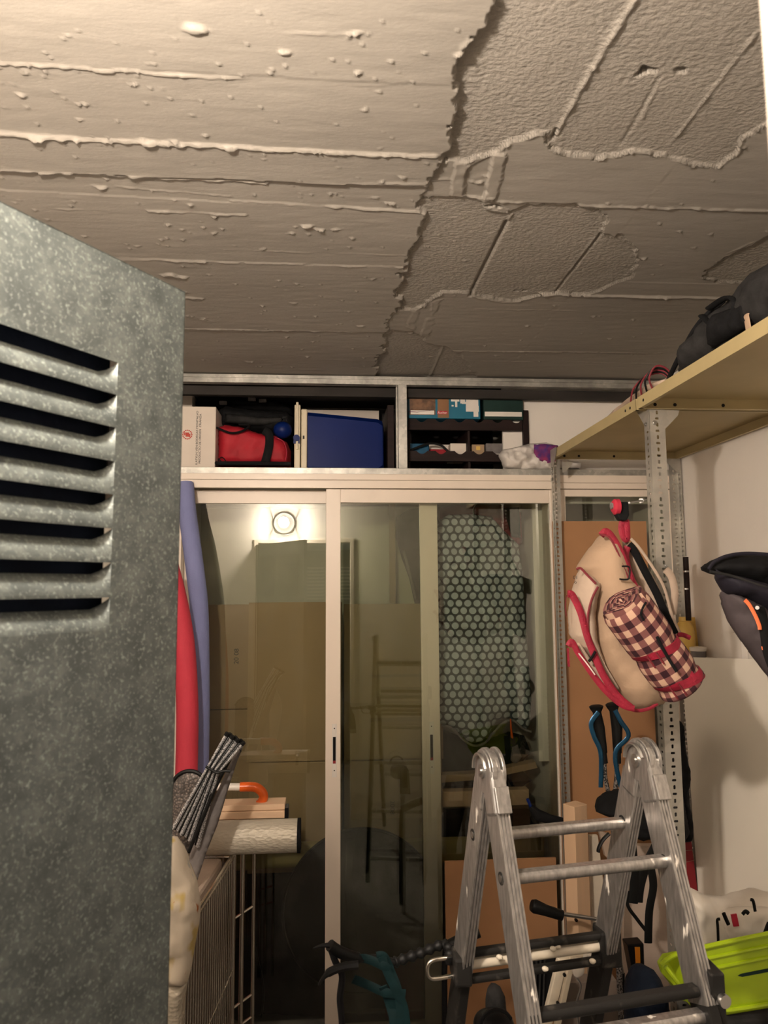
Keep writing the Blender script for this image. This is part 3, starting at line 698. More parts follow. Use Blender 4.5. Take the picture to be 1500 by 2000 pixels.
MB().pillow(pp([(434, 818), (436, 800), (470, 803), (520, 808), (558, 806), (545, 820), (500, 824)], 3.5), 3.58, .02, .02, .012, .01, 9, 3).build('grey_flap', 'dark_grey_cloth', t, smooth=True, auto=80)
t = thing('camera_bag', 'black bag with buckles and webbing at the back above the soft charcoal bag', 'bag')
MB().pillow(pp([(378, 792), (385, 770), (420, 768), (470, 772), (530, 778), (568, 790), (570, 806), (480, 800), (430, 792)], 3.8), 3.85, .08, .04, .014, .03, 11, 6).build('bag_body', 'black_cloth', t, smooth=True, auto=80)
for a, b in ((436, 787), (492, 780), (513, 783)): MB().box(at(a, b, Y=3.74), (.04, .02, .02)).build('buckle', 'grey_cloth', t, bevel=.004)
# box for a blue bottle
t = thing('bottle', 'dark blue rounded flask wedged between the red bag and the cool box lid', 'flask')
MB().blob(at(552, 840, Y=3.53), (.046, .045, .042)).build('body', 'blue_plastic', t, smooth=True)
# cool box on its side
t = thing('cool_box', 'blue plastic cool box lying on its side with a cream lid', 'cool box')
xl, xm, xr = X_(600, 3.47), X_(600, 3.47), X_(750, 3.47)
za, zb = Z_(805, 3.47, 600), Z_(818, 3.47, 750)
m = MB(); rr = []
for x, z1, y0 in ((xl, za, 3.45), (xr - .03, zb + .004, 3.475), (xr - .006, zb - .004, 3.48), (xr, zb - .016, 3.49)):
    q = .022 if x < xr - .01 else .03; y1 = 3.80; z0 = ZS + (.0 if x < xr - .01 else .008)
    rr.append([(x, y0 + q, z0), (x, y1 - q, z0), (x, y1, z0 + q), (x, y1, z1 - q), (x, y1 - q, z1), (x, y0 + q, z1), (x, y0, z1 - q), (x, y0, z0 + q)])
m.loft(rr); m.build('box_body', 'blue_plastic', t, smooth=True, auto=35, bevel=.004)
xa_, xb_ = X_(587, 3.44), X_(600, 3.44)
boxm((xa_ + .003, 3.435, ZS), (xl + .001, 3.81, Z_(800, 3.44))).build('rim', 'cream_plastic', t, bevel=.006)
boxm((xa_ - .030, 3.435, ZS), (xa_ - .001, 3.81, Z_(792, 3.44))).build('lid', 'cream_plastic', t, bevel=.005)
boxm((xa_ - .022, 3.425, Z_(880, 3.44)), (xa_ - .010, 3.435, Z_(788, 3.44))).build('lid_handle', 'cream_plastic', t, bevel=.003)
kb = MB(); kc = at(579, 855, Y=3.42); kb.cyl(kc, kc + V((0, .03, 0)), .016, 16); kb.box(kc + V((0, .018, -.018)), (.03, .02, .016)); kb.build('hinge_knob', 'blue_plastic', t, smooth=True)
MB().box(at(593, 854, Y=3.433), (.008, .003, .016)).build('vent_slot', 'black_plastic', t)
t = thing('white_board_sheet', 'white sheet leaning in the compartment behind the blue cool box', 'board')
MB().prism([at(590, 914, Y=3.88), at(740, 914, Y=3.88), at(740, 802, Y=3.88), at(592, 800, Y=3.88)], (0, .02, 0)).build('sheet', 'white_card', t)
t = thing('side_plank', 'dark brown upright plank between the cool box and the steel mullion', 'plank')
boxm((X_(757, 3.46), 3.46, ZS), (X_(770, 3.46), 3.9, Z_(790, 3.46))).build('plank', 'wine_wood', t, bevel=.002)
# wine rack
t = thing('wine_rack', 'dark brown wooden wine rack with scalloped rails right of the steel mullion', 'rack')
wx0, wx1 = X_(797, 3.47), X_(1036, 3.47)
def scallop(py0, py1, Y, x0, x1, n, ph=0):
    z0, z1 = Z_(py1, Y, 900), Z_(py0, Y, 900); m = MB(); N_ = n * 12; top = []
    for i in range(N_ + 1):
        u = i / N_; c = math.cos((u * n + ph) * 2 * math.pi); top.append((x0 + (x1 - x0) * u, Y, z1 - .016 * max(0, c) ** .6))
    m.prism([(x0, Y, z0), (x1, Y, z0)] + top[::-1], (0, .018, 0)); return m
scallop(819, 840, 3.46, wx0, X_(1020, 3.46), 6, .3).build('scalloped_rail', 'wine_wood', t)
scallop(881, 901, 3.46, wx0, X_(1020, 3.46), 6, .3).build('scalloped_rail', 'wine_wood', t)
scallop(819, 838, 3.80, wx0, X_(1010, 3.80), 6, .3).build('scalloped_rail', 'wine_wood', t)
scallop(881, 899, 3.80, wx0, X_(1010, 3.80), 6, .3).build('scalloped_rail', 'wine_wood', t)
for x in (wx0, X_(1024, 3.46), X_(915, 3.46)):
    wdt = .012 if x < X_(950, 3.46) else .030
    boxm((x, 3.48, ZS), (x + wdt, 3.80, Z_(797 if x > 1 * wx1 - .1 else 830, 3.48))).build('upright', 'wine_wood', t, bevel=.002)
rk_top = Z_(819, 3.46, 900)
t = thing('easel_box', 'turquoise picture box for a table easel lying on the wine rack', 'box')
ex0, ex1 = X_(799, 3.45), X_(939, 3.45); ez0, ez1 = rk_top + .001, Z_(762, 3.45, 860)
boxm((ex0, 3.45, ez0), (ex1, 3.62, ez1)).build('box_body', 'teal_print', t, bevel=.002)
def patch(px0, py0, px1, py1, mat, nm, par, Y=3.45, th=.0012):
    a, b = at(px0, py1, Y=Y), at(px1, py0, Y=Y); return MB().span((a.x, Y - th, a.z), (b.x, Y, b.z)).build(nm, mat, par)
patch(800, 771, 850, 810, 'photo_brown', 'printed_picture', t, th=.0006); patch(803, 771, 848, 776, 'print_white', 'printed_band', t, th=.0009)
patch(802, 802, 848, 809, 'print_white', 'printed_band', t, th=.0009)
MB().tube(pp([(798, 804), (815, 805), (848, 801)], 3.4485), [.006, .004, .0008], 8, .2).build('printed_brush', 'purple_cloth', t)
patch(855, 762, 876, 816, 'packing_tape', 'packing_tape', t, th=.0012); patch(854, 803, 874, 809, 'auchan_red', 'shop_tag', t, th=.0018)
text('Auchan', .018, 'print_white', at(864, 806, Y=3.4475), (1, 0, 0), (0, 0, 1), t, fit=.045)
text('Caballete', .016, 'navy_cloth', at(834, 766, Y=3.449), (1, 0, 0), (0, 0, 1), t, fit=.075); text('sobremesa', .016, 'navy_cloth', at(893, 767, Y=3.449), (1, 0, 0), (0, 0, 1), t, fit=.075)
random.seed(3)
for (a, b, c_, d) in ((881, 779, 897, 784), (889, 783, 893, 795), (899, 779, 908, 788), (910, 781, 934, 793), (910, 793, 935, 804), (925, 775, 929, 784), (902, 785, 910, 789), (882, 791, 886, 794), (925, 804, 934, 814)):
    patch(a, b, c_, d, 'print_white', 'torn_tape', t, th=.001 + random.random() * .0004)
t = thing('dark_green_box', 'dark green box with a white stripe beside the turquoise box', 'box')
boxm((X_(944, 3.48), 3.46, rk_top + .001), (X_(1021, 3.48), 3.62, Z_(768, 3.48, 980))).build('box_body', 'green_dark', t, bevel=.002)
patch(947, 805, 1019, 813, 'print_white', 'white_stripe', t, Y=3.46)
lowz = Z_(881, 3.46, 900)
for k, (a, b, c_, d, nm, mt, lb, ct) in enumerate(((800, 866, 838, 900, 'tin', 'blue_foil', 'grey blue tin at the left of the lower wine rack shelf', 'tin'), (812, 874, 878, 897, 'red_carton', 'red_cloth', 'red carton with pale top lying in the lower wine rack shelf', 'box'),
        (880, 866, 912, 898, 'white_carton', 'white_card', 'white carton beside the red one in the wine rack', 'box'), (922, 868, 946, 899, 'patterned_carton', 'card', 'white and orange carton in the middle of the wine rack', 'box'), (950, 866, 992, 899, 'grey_tub', 'grey_cloth', 'grey white tub at the right of the wine rack', 'tub'))):
    Y = 3.53 + .07 * (k == 1); a_, b_ = at(a, d, Y=Y), at(c_, b, Y=Y)
    o = thing(nm, lb, ct); MB().span((a_.x, Y, a_.z), (b_.x, Y + (.06 if k == 0 else .12), b_.z)).build('body', mt, o, bevel=.003)
    if nm == 'grey_tub': MB().span((a_.x + .01, Y - .002, a_.z), (b_.x - .01, Y, (a_.z + b_.z) / 2 - .01)).build('paper_label', 'print_white', o)
    if nm == 'red_carton': MB().span((a_.x, Y - .002, b_.z - .01), (b_.x, Y, b_.z + .014)).build('pale_top', 'print_white', o)
    if nm == 'patterned_carton': MB().box(((a_.x + b_.x) / 2, Y - .001, b_.z - .02), (.02, .002, .02)).build('printed_sticker', 'amber_plastic', o)
t = tag(MB().tube(spline(pp([(796, 882), (815, 874), (840, 866), (862, 870), (876, 882), (890, 887)], 3.50)), .006, 8).build('black_hose', 'black_rubber', smooth=True), 'black curved hose across the lower rail of the wine rack', 'hose')
# shopping bag
t = thing('plastic_bag', 'crumpled white plastic bag with a purple print on the compartment sill', 'bag')
bgp = pp([(974, 889), (982, 878), (1004, 874), (1035, 866), (1065, 864), (1090, 870), (1112, 900), (1132, 902), (1134, 917), (1095, 918), (1060, 921), (1020, 921), (985, 914)], 3.39)
MB().pillow(bgp, 3.395, .05, .03, .009, .035, 22, 5).build('bag_body', 'shopping_bag', t, smooth=True, auto=80)
pr = pp([(1034, 874), (1055, 873), (1080, 876), (1082, 905), (1060, 910), (1042, 904), (1034, 890)], 3.42)
MB().pillow(pr, 3.342, .010, .02, .010, .012, 22, 5).build('purple_print', 'purple_cloth', t, smooth=True, auto=80)

# ================================================================== STEEL SHELVING, right
t = thing('steel_shelving', 'khaki steel shelving on slotted galvanised posts along the right wall', 'shelving')
XS0, XS1, YP, YR, ZB = 1.035, 1.635, 2.31, 3.26, 2.147
def post(x, y, z1, sx, sy, W=.042, wy=.040, z0=None):
    """slotted angle: flange A along x (seen face on), flange B along y; slots alternate upright and across"""
    z0 = ZF if z0 is None else z0
    m = MB(); T = .002; P_ = .0212; n = int((z1 - z0) / P_)
    def flange(fx, wid):
        for i in range(n):
            a = z0 + i * P_; b = a + P_
            if i % 2: u0, u1, v0, v1 = wid * .5 - .0075, wid * .5 + .0075, a + .0072, b - .0065
            else: u0, u1, v0, v1 = wid * .5 - .004, wid * .5 + .004, a + .004, b - .004
            if fx == 1: u0 -= .0; 
            c = .0022
            O = [(0, a), (wid, a), (wid, b), (0, b)]
            I = [(u0 + c, v0), (u1 - c, v0), (u1, v0 + c), (u1, v1 - c), (u1 - c, v1), (u0 + c, v1), (u0, v1 - c), (u0, v0 + c)]
            def w3(p, t_): return V((x + sx * p[0], y + sy * t_, p[1])) if fx == 0 else V((x + sx * t_, y + sy * p[0], p[1]))
            for t_ in (0, T):
                o_ = [m.bm.verts.new(w3(p, t_)) for p in O]; i_ = [m.bm.verts.new(w3(p, t_)) for p in I]
                for q in ([o_[0], o_[1], i_[1], i_[0]], [o_[1], i_[2], i_[1]], [o_[1], o_[2], i_[3], i_[2]], [o_[2], i_[4], i_[3]], [o_[2], o_[3], i_[5], i_[4]], [o_[3], i_[6], i_[5]], [o_[3], o_[0], i_[7], i_[6]], [o_[0], i_[0], i_[7]]): m.face(q)
        a, b = z0, z0 + n * P_
        if fx == 0: m.span((x + sx * wid, y, a), (x + sx * (wid + .0005), y + sy * T, b))
        else: m.span((x, y + sy * wid, a), (x + sx * T, y + sy * (wid + .0005), b))
    flange(0, W); flange(1, wy)
    m.span((x - sx * .0006, y - sy * .0006, z0), (x + sx * .0035, y + sy * .0035, z0 + n * P_))
    return m.build('slotted_post', 'galv_post', t)
p0 = at(1276, 1000, Y=YP)
PX = at(1275, 800, Y=YP).x
post(PX - .012, YP, 2.185, 1, 1, .052, .045)
post(XS0 - .004, YR, 2.165, 1, -1, .04, .04)
post(XS1 + .008, YR, 2.165, -1, -1, .042, .04)
post(XS1 + .008, YP, 2.185, -1, 1, .042, .04)
post(PX - .012, 1.36, 2.185, 1, 1, .05, .04); post(XS1 + .008, 1.36, 2.185, -1, 1, .042, .04)
def shelf(y0, y1, z):
    s_ = MB(); T = .0012
    s_.span((XS0, y0, z + .038), (XS1, y1, z + .0395))
    s_.span((XS0, y0, z), (XS0 + T, y1, z + .038)); s_.span((XS1 - T, y0, z), (XS1, y1, z + .038))
    s_.span((XS0, y0, z), (XS1, y0 + T, z + .038)); s_.span((XS0, y1 - T, z), (XS1, y1, z + .038))
    s_.span((XS0, y0, z), (XS0 + .014, y1, z + T)); s_.span((XS1 - .014, y0, z), (XS1, y1, z + T))
    s_.span((XS0, y0, z), (XS1, y0 + .014, z + T)); s_.span((XS0, y1 - .014, z), (XS1, y1, z + T))
    p = s_.build('shelf_panel', 'khaki_steel', t)
    for yy in (y0 + .045, y0 + .085, y1 - .045): MB().cyl((XS0 - .001, yy, z + .019), (XS0 + .001, yy, z + .019), .005, 10).build('bolt_hole', 'black_plastic', p)
    for xx in (XS0 + .06, XS0 + .13, XS0 + .30, XS1 - .08): MB().cyl((xx, y1 - .0025, z + .016), (xx, y1 - .0005, z + .016), .006, 10).build('bolt_hole', 'black_plastic', p); MB().cyl((xx, y0 + .0001, z + .016), (xx, y0 - .0015, z + .016), .006, 10).build('bolt_hole', 'black_plastic', p)
shelf(YP + .012, YR - .002, ZB); shelf(1.36, YP - .004, ZB)
def gusset(c, a, b, n):
    m = MB(); c, a, b, n = V(c), V(a), V(b), V(n); m.prism([c, c + a, c + a * .92 + b * .25, c + a * .25 + b * .92, c + b], n * .002); m.build('gusset_plate', 'galv_post', t)
def bolt(c, d, r=.0075):
    c, d = V(c), V(d).normalized(); m = MB(); m.cyl(c, c + d * .004, r, 6); m.cyl(c + d * .004, c + d * .007, r * .55, 12); m.build('bolt', 'steel_bolt', t, smooth=True, auto=30)
gusset((PX - .016, YP + .0, 2.19), (0, .10, 0), (0, 0, -.11), (1, 0, 0)); gusset((PX + .02, YP + .003, ZB), (.075, 0, 0), (0, 0, -.075), (0, 1, 0))
gusset((XS0 - .006, YR, 2.19), (0, -.09, 0), (0, 0, -.11), (1, 0, 0)); gusset((XS0 + .035, YR - .044, ZB - .02), (.05, 0, 0), (0, 0, -.05), (0, 1, 0))
gusset((XS1 + .004, YR - .04, ZB), (-.07, 0, 0), (0, 0, -.07), (0, 1, 0))
bolt(at(1278, 826, Y=YP - .001), (0, -1, 0), .009); bolt((PX - .016, YP + .085, 2.166), (-1, 0, 0)); bolt((PX - .016, YP + .02, 2.175), (-1, 0, 0)); bolt((PX - .016, YP + .02, 2.10), (-1, 0, 0))
bolt((XS0 - .006, YR - .02, 2.10), (-1, 0, 0)); bolt((XS0 - .006, YR - .02, 2.05), (-1, 0, 0)); bolt(at(1300, 1105, Y=YP), (0, -1, 0), .006)
# things on top of the shelves
ZT = ZB + .0405
t = thing('dark_jacket', 'dark grey folded jacket lying on the top shelf', 'jacket')
jk = [V((1.1, y, z)) for y, z in ((2.20, ZT), (1.42, ZT), (1.42, ZT + .19), (1.62, ZT + .20), (1.80, ZT + .185), (1.93, ZT + .165), (2.05, ZT + .12), (2.15, ZT + .06))]
MB().pillow(jk, 1.17, .10, .07, .014, .03, 9, 2, ax='x').build('jacket_body', 'dark_grey_cloth', t, smooth=True, auto=80)
MB().tube(spline([(1.085, 2.19, ZT + .02), (1.08, 2.08, ZT + .08), (1.09, 1.98, ZT + .14), (1.12, 1.9, ZT + .175)]), .008, 8).build('seam_piping', 'black_cloth', t, smooth=True)
MB().tube(spline([(1.07, 1.93, ZT + .14), (1.065, 1.88, ZT + .10), (1.065, 1.82, ZT + .06), (1.065, 1.75, ZT + .10), (1.07, 1.80, ZT + .14), (1.075, 1.90, ZT + .15)]), .012, 8, .5).build('collar', 'black_cloth', t, smooth=True)
MB().pillow([V((0, y, z)) for y, z in ((1.90, ZT + .03), (1.70, ZT + .03), (1.70, ZT + .09), (1.86, ZT + .12))], 1.075, .03, .03, .012, .02, 14, 2, ax='x').build('hood_fold', 'black_cloth', t, smooth=True, auto=80)
MB().tube([(1.065, 1.70, ZT + .005), (1.06, 1.70, ZT + .05), (1.07, 1.69, ZT + .08)], .012, 8, .2, up=(1, 0, 0)).build('fabric_tab', 'tan_cloth', t)
t = thing('folded_cloth', 'peach folded cloth at the corner of the top shelf by the front post', 'cloth')
MB().pillow([V((0, y, z)) for y, z in ((2.95, ZT), (2.17, ZT), (2.15, ZT + .025), (2.25, ZT + .045), (2.45, ZT + .04), (2.75, ZT + .015))], 1.10, .06, .03, .012, .008, 9, 2, ax='x').build('cloth_body', 'light_tan_cloth', t, smooth=True, auto=80)
t = thing('cord_bundle', 'dark red and black cords looped at the shelf edge by the jacket', 'cord')
for k in range(5):
    MB().tube(spline([(1.035 + .004 * k, 2.36 - .035 * k, ZT), (1.03, 2.32 - .03 * k, ZT + .035), (1.05, 2.27 - .02 * k, ZT + .06 + .003 * k), (1.09, 2.23 - .01 * k, ZT + .06), (1.13, 2.205, ZT + .004)]), .0032, 6).build('cord', ('maroon_piping', 'black_rubber')[k % 2], t, smooth=True)
#@@PART4
# ================================================================== BEHIND THE CLOSET GLASS
def panel(px0, py0, px1, py1, Y, th, nm, mt, par, pxb=None):
    a, b = at(px0, py0, Y=Y), at(px1, py1, Y=Y)
    return MB().span((a.x, Y, b.z), (b.x, Y + th, a.z)).build(nm, mt, par)
yb = 3.66
t = thing('flattened_carton', 'large flattened cardboard carton marked 20 08 leaning behind the left glass pane', 'cardboard')
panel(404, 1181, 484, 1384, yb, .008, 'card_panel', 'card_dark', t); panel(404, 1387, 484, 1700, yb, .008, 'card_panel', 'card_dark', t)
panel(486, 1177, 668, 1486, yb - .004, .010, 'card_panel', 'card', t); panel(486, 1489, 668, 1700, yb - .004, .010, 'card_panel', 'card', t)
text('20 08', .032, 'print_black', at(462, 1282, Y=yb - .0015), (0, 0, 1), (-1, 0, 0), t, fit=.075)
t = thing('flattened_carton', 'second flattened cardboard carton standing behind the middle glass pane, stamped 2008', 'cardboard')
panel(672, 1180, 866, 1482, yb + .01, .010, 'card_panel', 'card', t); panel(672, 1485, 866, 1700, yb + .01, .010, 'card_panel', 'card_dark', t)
panel(722, 1318, 830, 1322, yb + .008, .003, 'card_crease', 'card_dark', t); panel(722, 1402, 830, 1408, yb + .008, .003, 'card_crease', 'card_dark', t)
text('2008', .03, 'print_black', at(766, 1577, Y=yb + .0085), (0, 0, -1), (1, 0, 0), t, fit=.065)
t = thing('closet_beam', 'yellowish wooden beam running across the closet below the cardboard', 'beam')
a, b = at(390, 1640, Y=3.60), at(1068, 1682, Y=3.60); zb_, zt_ = at(1000, 1680, Y=3.60).z, at(1000, 1637, Y=3.60).z
MB().span((-.71, 3.60, zb_), (1.045, 3.65, zt_)).build('beam', 'beam_wood', t, bevel=.002)
for x in (-.68, 1.02): MB().span((x - .02, 3.61, ZF), (x + .02, 3.64, zb_)).build('support_leg', 'beam_wood', t)
t = thing('round_case', 'large flat round black case with piped rim leaning inside the closet', 'case')
c = at(706, 1778, Y=3.53); R_ = .365
MB().cyl(c, c + V((0, .035, 0)), R_, 64).build('case_body', 'black_cloth', t, bevel=.006)
MB().tube([c + V((R_ * math.cos(k / 64 * 2 * math.pi), -.002, R_ * math.sin(k / 64 * 2 * math.pi))) for k in range(65)], .006, 8).build('rim_piping', 'black_rubber', t, smooth=True)
MB().tube([c + V((-.05, -.004, R_ * .9)), c + V((-.06, -.01, .1)), c + V((-.02, -.004, -R_ * .9))], .02, 8, .1, up=(0, 1, 0)).build('webbing', 'black_rubber', t)
t = thing('duffel_bag', 'bulky black duffel bag in the dark lower left of the closet', 'bag')
MB().pillow(pp([(396, 1700), (440, 1690), (640, 1692), (850, 1700), (852, 2150), (396, 2150)], 3.8), 3.82, .16, .10, .03, .05, 5, 1).build('bag_body', 'black_cloth', t, smooth=True, auto=80)
MB().tube(spline(pp([(480, 1760), (500, 1860), (515, 1940), (500, 2040), (480, 2100)], 3.655)), .012, 8, .4).build('handle', 'black_rubber', t, smooth=True)
t = thing('maroon_bundle', 'dark maroon cloth bundle low behind the middle pane', 'cloth')
MB().pillow(pp([(762, 1880), (790, 1860), (824, 1850), (840, 1900), (836, 2060), (770, 2080), (752, 1980)], 3.50), 3.492, .02, .02, .016, .01, 8, 1).build('cloth_body', 'maroon_piping', t, smooth=True, auto=80)
t = thing('mdf_panel', 'low brown hardboard panel propped against the closet glass behind the ladder', 'board')
a, b = at(869, 1683, Y=3.328), at(1086, 1683, Y=3.328); MB().span((a.x, 3.328, ZF), (b.x, 3.340, a.z)).build('board', 'mdf', t)
t = thing('hanging_jacket', 'dark blue grey jacket hanging at the back behind the middle pane', 'jacket')
MB().pillow(pp([(775, 1010), (800, 992), (850, 990), (862, 1030), (862, 1180), (812, 1185), (800, 1130), (785, 1090), (774, 1050)], 3.8), 3.82, .05, .04, .014, .04, 12, 3).build('jacket_body', 'dark_grey_cloth', t, smooth=True, auto=80)
MB().tube(spline(pp([(788, 1075), (800, 1120), (812, 1170)], 3.75)), .007, 8).build('zip_seam', 'grey_cloth', t)
MB().pillow(pp([(826, 1070), (862, 1072), (862, 1178), (835, 1178)], 3.74), 3.76, .02, .02, .012, .02, 12, 3).build('green_lining', 'green_dark', t, smooth=True)
t = thing('narrow_plank', 'narrow brown plank upright at the back wall beside the blue grey jacket', 'plank')
panel(760, 985, 773, 1178, 3.90, .02, 'plank', 'card', t); 
t = thing('ironing_cover', 'grey padded cover with pale dots hanging full length behind the right glass pane', 'cover')
dc = [(864, 1012), (880, 1003), (930, 1002), (966, 1008), (990, 1035), (1018, 1062), (1026, 1110), (1032, 1200), (1038, 1290), (1044, 1370), (1043, 1410), (1036, 1430), (1020, 1424), (998, 1406), (975, 1412), (962, 1432),
      (945, 1452), (925, 1456), (905, 1444), (893, 1428), (878, 1420), (862, 1418), (850, 1400), (850, 1040)]
o = MB().pillow(pp(dc, 3.60), 3.66, .065, .07, .010, .045, 6, 4); o.build('cover_body', 'dotted', t, smooth=True, auto=80)
hm = MB().tube([p + V((0, -.015, 0)) for p in spline(pp([(862, 1416), (880, 1420), (905, 1444), (925, 1455), (945, 1450), (962, 1432), (980, 1412), (1000, 1406), (1020, 1422), (1036, 1428)], 3.64))], .006, 8); hm.build('gathered_hem', 'grey_cloth', t, smooth=True)
MB().tube([at(997, 1404, Y=3.60), at(998, 1422, Y=3.59), at(1000, 1440, Y=3.60)], [.008, .011, .014], 8, .4).build('orange_peg', 'orange_plastic', t, label='orange peg')
MB().tube(spline([at(925, 1006, Y=3.66), at(925, 992, Y=3.66), at(932, 982, Y=3.66), at(940, 975, Y=3.66)]), .003, 6).build('hanger_hook', 'steel_bolt', t)
t = thing('dark_coats', 'dark coats hung above and behind the dotted cover', 'coat')
MB().pillow(pp([(860, 990), (900, 985), (980, 985), (1020, 1000), (1022, 1060), (1000, 1080), (860, 1060)], 3.86), 3.88, .05, .04, .014, .04, 12, 8).build('coat_body', 'maroon_piping', t, smooth=True, auto=80)
MB().pillow(pp([(984, 992), (1015, 990), (1018, 1052), (1000, 1048)], 3.80), 3.81, .02, .02, .012, .02, 12, 8).build('teal_sleeve', 'teal_strap', t, smooth=True, auto=80, label='teal sleeve')
t4 = struct('trim_4'); MB().cyl((-.71, 3.96, 2.0), (1.07, 3.96, 2.0), .011, 14).build('hanging_rail', 'steel_bolt', t4)
t = thing('green_holdall', 'dark green and black holdall below the dotted cover', 'bag')
MB().pillow(pp([(858, 1425), (900, 1440), (960, 1445), (1000, 1432), (1028, 1440), (1040, 1470), (1012, 1500), (990, 1515), (858, 1520)], 3.76), 3.80, .09, .05, .014, .04, 9, 8).build('bag_body', 'bag_green', t, smooth=True, auto=80)
MB().pillow(pp([(1000, 1460), (1012, 1455), (1020, 1480), (1008, 1495), (998, 1485)], 3.68), 3.69, .01, .012, .008).build('grey_patch', 'grey_cloth', t, smooth=True)
t = thing('tray_shelf', 'thin brown board lying slanted on top of the wooden block in the closet', 'board')
MB().prism([at(860, 1529, Y=3.64), at(950, 1522, Y=3.64), at(1050, 1500, Y=3.64), at(1046, 1488, Y=3.64), at(945, 1510, Y=3.64), at(860, 1514, Y=3.64)], (0, .06, .001)).build('board', 'card', t)
t = thing('black_box', 'black box under the slanted board at the right of the closet', 'box')
MB().prism([at(860, 1541, Y=3.70), at(1012, 1541, Y=3.70), at(1040, 1524, Y=3.70), at(950, 1532, Y=3.70), at(860, 1536, Y=3.70)], (0, .18, 0)).build('box_body', 'black_plastic', t)
t = thing('wooden_block', 'short reddish wooden board between the two black containers in the closet', 'board')
a, b = at(866, 1577, Y=3.64), at(1033, 1542, Y=3.64); MB().span(a, (b.x, 3.70, b.z)).build('board', 'pine_x', t, bevel=.002)
t = thing('black_case', 'black case standing on the closet beam under the reddish board', 'case')
MB().pillow(pp([(858, 1634), (858, 1580), (1036, 1580), (1052, 1600), (1058, 1634)], 3.70), 3.70, .06, .03, .012, .01).build('case_body', 'black_cloth', t, smooth=True, auto=80)
t = thing('umbrella', 'black folded umbrella poking right from the black case by the pine post', 'umbrella')
MB().tube(pp([(1036, 1575), (1050, 1592), (1075, 1600), (1106, 1605)], 3.22), [.012, .026, .020, .014], 10).build('canopy', 'black_cloth', t, smooth=True)
MB().tube(pp([(1030, 1560), (1037, 1576)], 3.22), .007, 8).build('tip', 'blue_plastic', t)

# ================================================================== LEFT: noodles and the pile on the wire basket
def noodle(pts, Y, r, mt, lb):
    t = thing('pool_noodle', lb, 'pool noodle', None); P_ = spline([at(a, b, Y=Y + dy) for a, b, dy in pts], 8)
    MB().tube(P_, r, 24).build('foam_tube', mt, t, smooth=True, auto=50)
    d = (P_[0] - P_[1]).normalized(); MB().cyl(P_[0] + d * .0003, P_[0] + d * .001, r * .3, 14).build('core_hole', 'black_cloth', t)
noodle([(361, 945, .08), (366, 1000, .05), (374, 1060, 0), (383, 1130, -.02), (389, 1190, -.03), (391, 1300, -.03), (391, 1420, -.02), (388, 1560, 0), (384, 1750, 0), (380, 2180, 0)], 3.24, .040, 'noodle_blue', 'long lavender blue foam pool noodle leaning on the left closet pane')
noodle([(326, 1100, 0), (338, 1145, 0), (350, 1200, 0), (359, 1260, 0), (364, 1330, 0), (366, 1410, 0), (363, 1560, 0), (358, 1750, 0), (350, 2260, 0)], 3.02, .044, 'noodle_red', 'red foam pool noodle in front of the lavender blue one')
# wire basket trolley
t = thing('wire_trolley', 'wire sided trolley with chrome corner posts beside the open metal door', 'trolley')
Fp = V((-.368, 2.90, 0)); Np = V((-.462, 1.90, 0)); zt_ = at(470, 1663, Y=2.9).z; zb_ = -.30; dv = (Np - Fp).normalized(); wv = V((-dv.y, dv.x, 0)) * -1
if wv.x > 0: wv = -wv
Wd = .50
def rim(z, r=.006):
    a, b, c_, d_ = Fp, Np, Np + wv * Wd, Fp + wv * Wd
    q = [V((p.x, p.y, z)) for p in (a, b, c_, d_, a)]; m = MB()
    for u, v in zip(q, q[1:]): m.cyl(u, v, r, 8)
    m.build('rim_rod', 'chrome', t, smooth=True)
for z in (zt_, zt_ - .02, .12, zb_): rim(z, .006 if z == zt_ else .004)
for i in range(35):
    p = Fp.lerp(Np, (i + .5) / 35); MB().cyl(V((p.x, p.y, zb_)), V((p.x, p.y, zt_)), .0024, 6).build('wire', 'chrome', t, smooth=True)
m = MB()
for i in range(18):
    for a, b in ((Fp, Fp + wv * Wd), (Np, Np + wv * Wd)): p = a.lerp(b, (i + .5) / 18); m.cyl(V((p.x, p.y, zb_)), V((p.x, p.y, zt_)), .0024, 5)
for i in range(35): p = (Fp + wv * Wd).lerp(Np + wv * Wd, (i + .5) / 35); m.cyl(V((p.x, p.y, zb_)), V((p.x, p.y, zt_)), .0024, 5)
o = m.build('end_wires', 'chrome', t); o['kind'] = 'stuff'
for k, (dx, dy) in enumerate(((.0, .012), (.030, .03), (.072, .05))): MB().cyl((Fp.x + dx, Fp.y + dy, ZF + .03), (Fp.x + dx, Fp.y + dy, zt_ + .012), (.0085, .009, .007)[k], 12).build('corner_post', 'chrome', t, smooth=True)
for z in (.30, -.02, -.1): MB().cyl((Fp.x, Fp.y + .012, z), (Fp.x + .072, Fp.y + .05, z + .03), .005, 8).build('cross_rod', 'chrome', t, smooth=True)
q0, q1 = Fp + wv * .02 + dv * .02, Np + wv * .02 - dv * .02
MB().prism([(q0.x, q0.y, zb_ + .02), (q1.x, q1.y, zb_ + .02), (q1.x, q1.y, zt_ - .03), (q0.x, q0.y, zt_ - .03)], wv * .012).build('fabric_liner', 'taupe_panel', t)
for p in (Fp, Np, Np + wv * Wd, Fp + wv * Wd): MB().cyl((p.x, p.y, ZF + .03), (p.x, p.y, zb_), .008, 8).build('foot_post', 'chrome', t); 
for p in (Fp, Np, Np + wv * Wd, Fp + wv * Wd): MB().cyl((p.x - .01, p.y, ZF + .03), (p.x + .01, p.y, ZF + .03), .03, 16).build('castor', 'black_rubber', t, smooth=True)
t = thing('fabric_box', 'beige fabric storage box inside the wire trolley', 'box')
u0_, u1_ = Fp + wv * .038 + dv * .06, Fp + wv * .038 + dv * .80
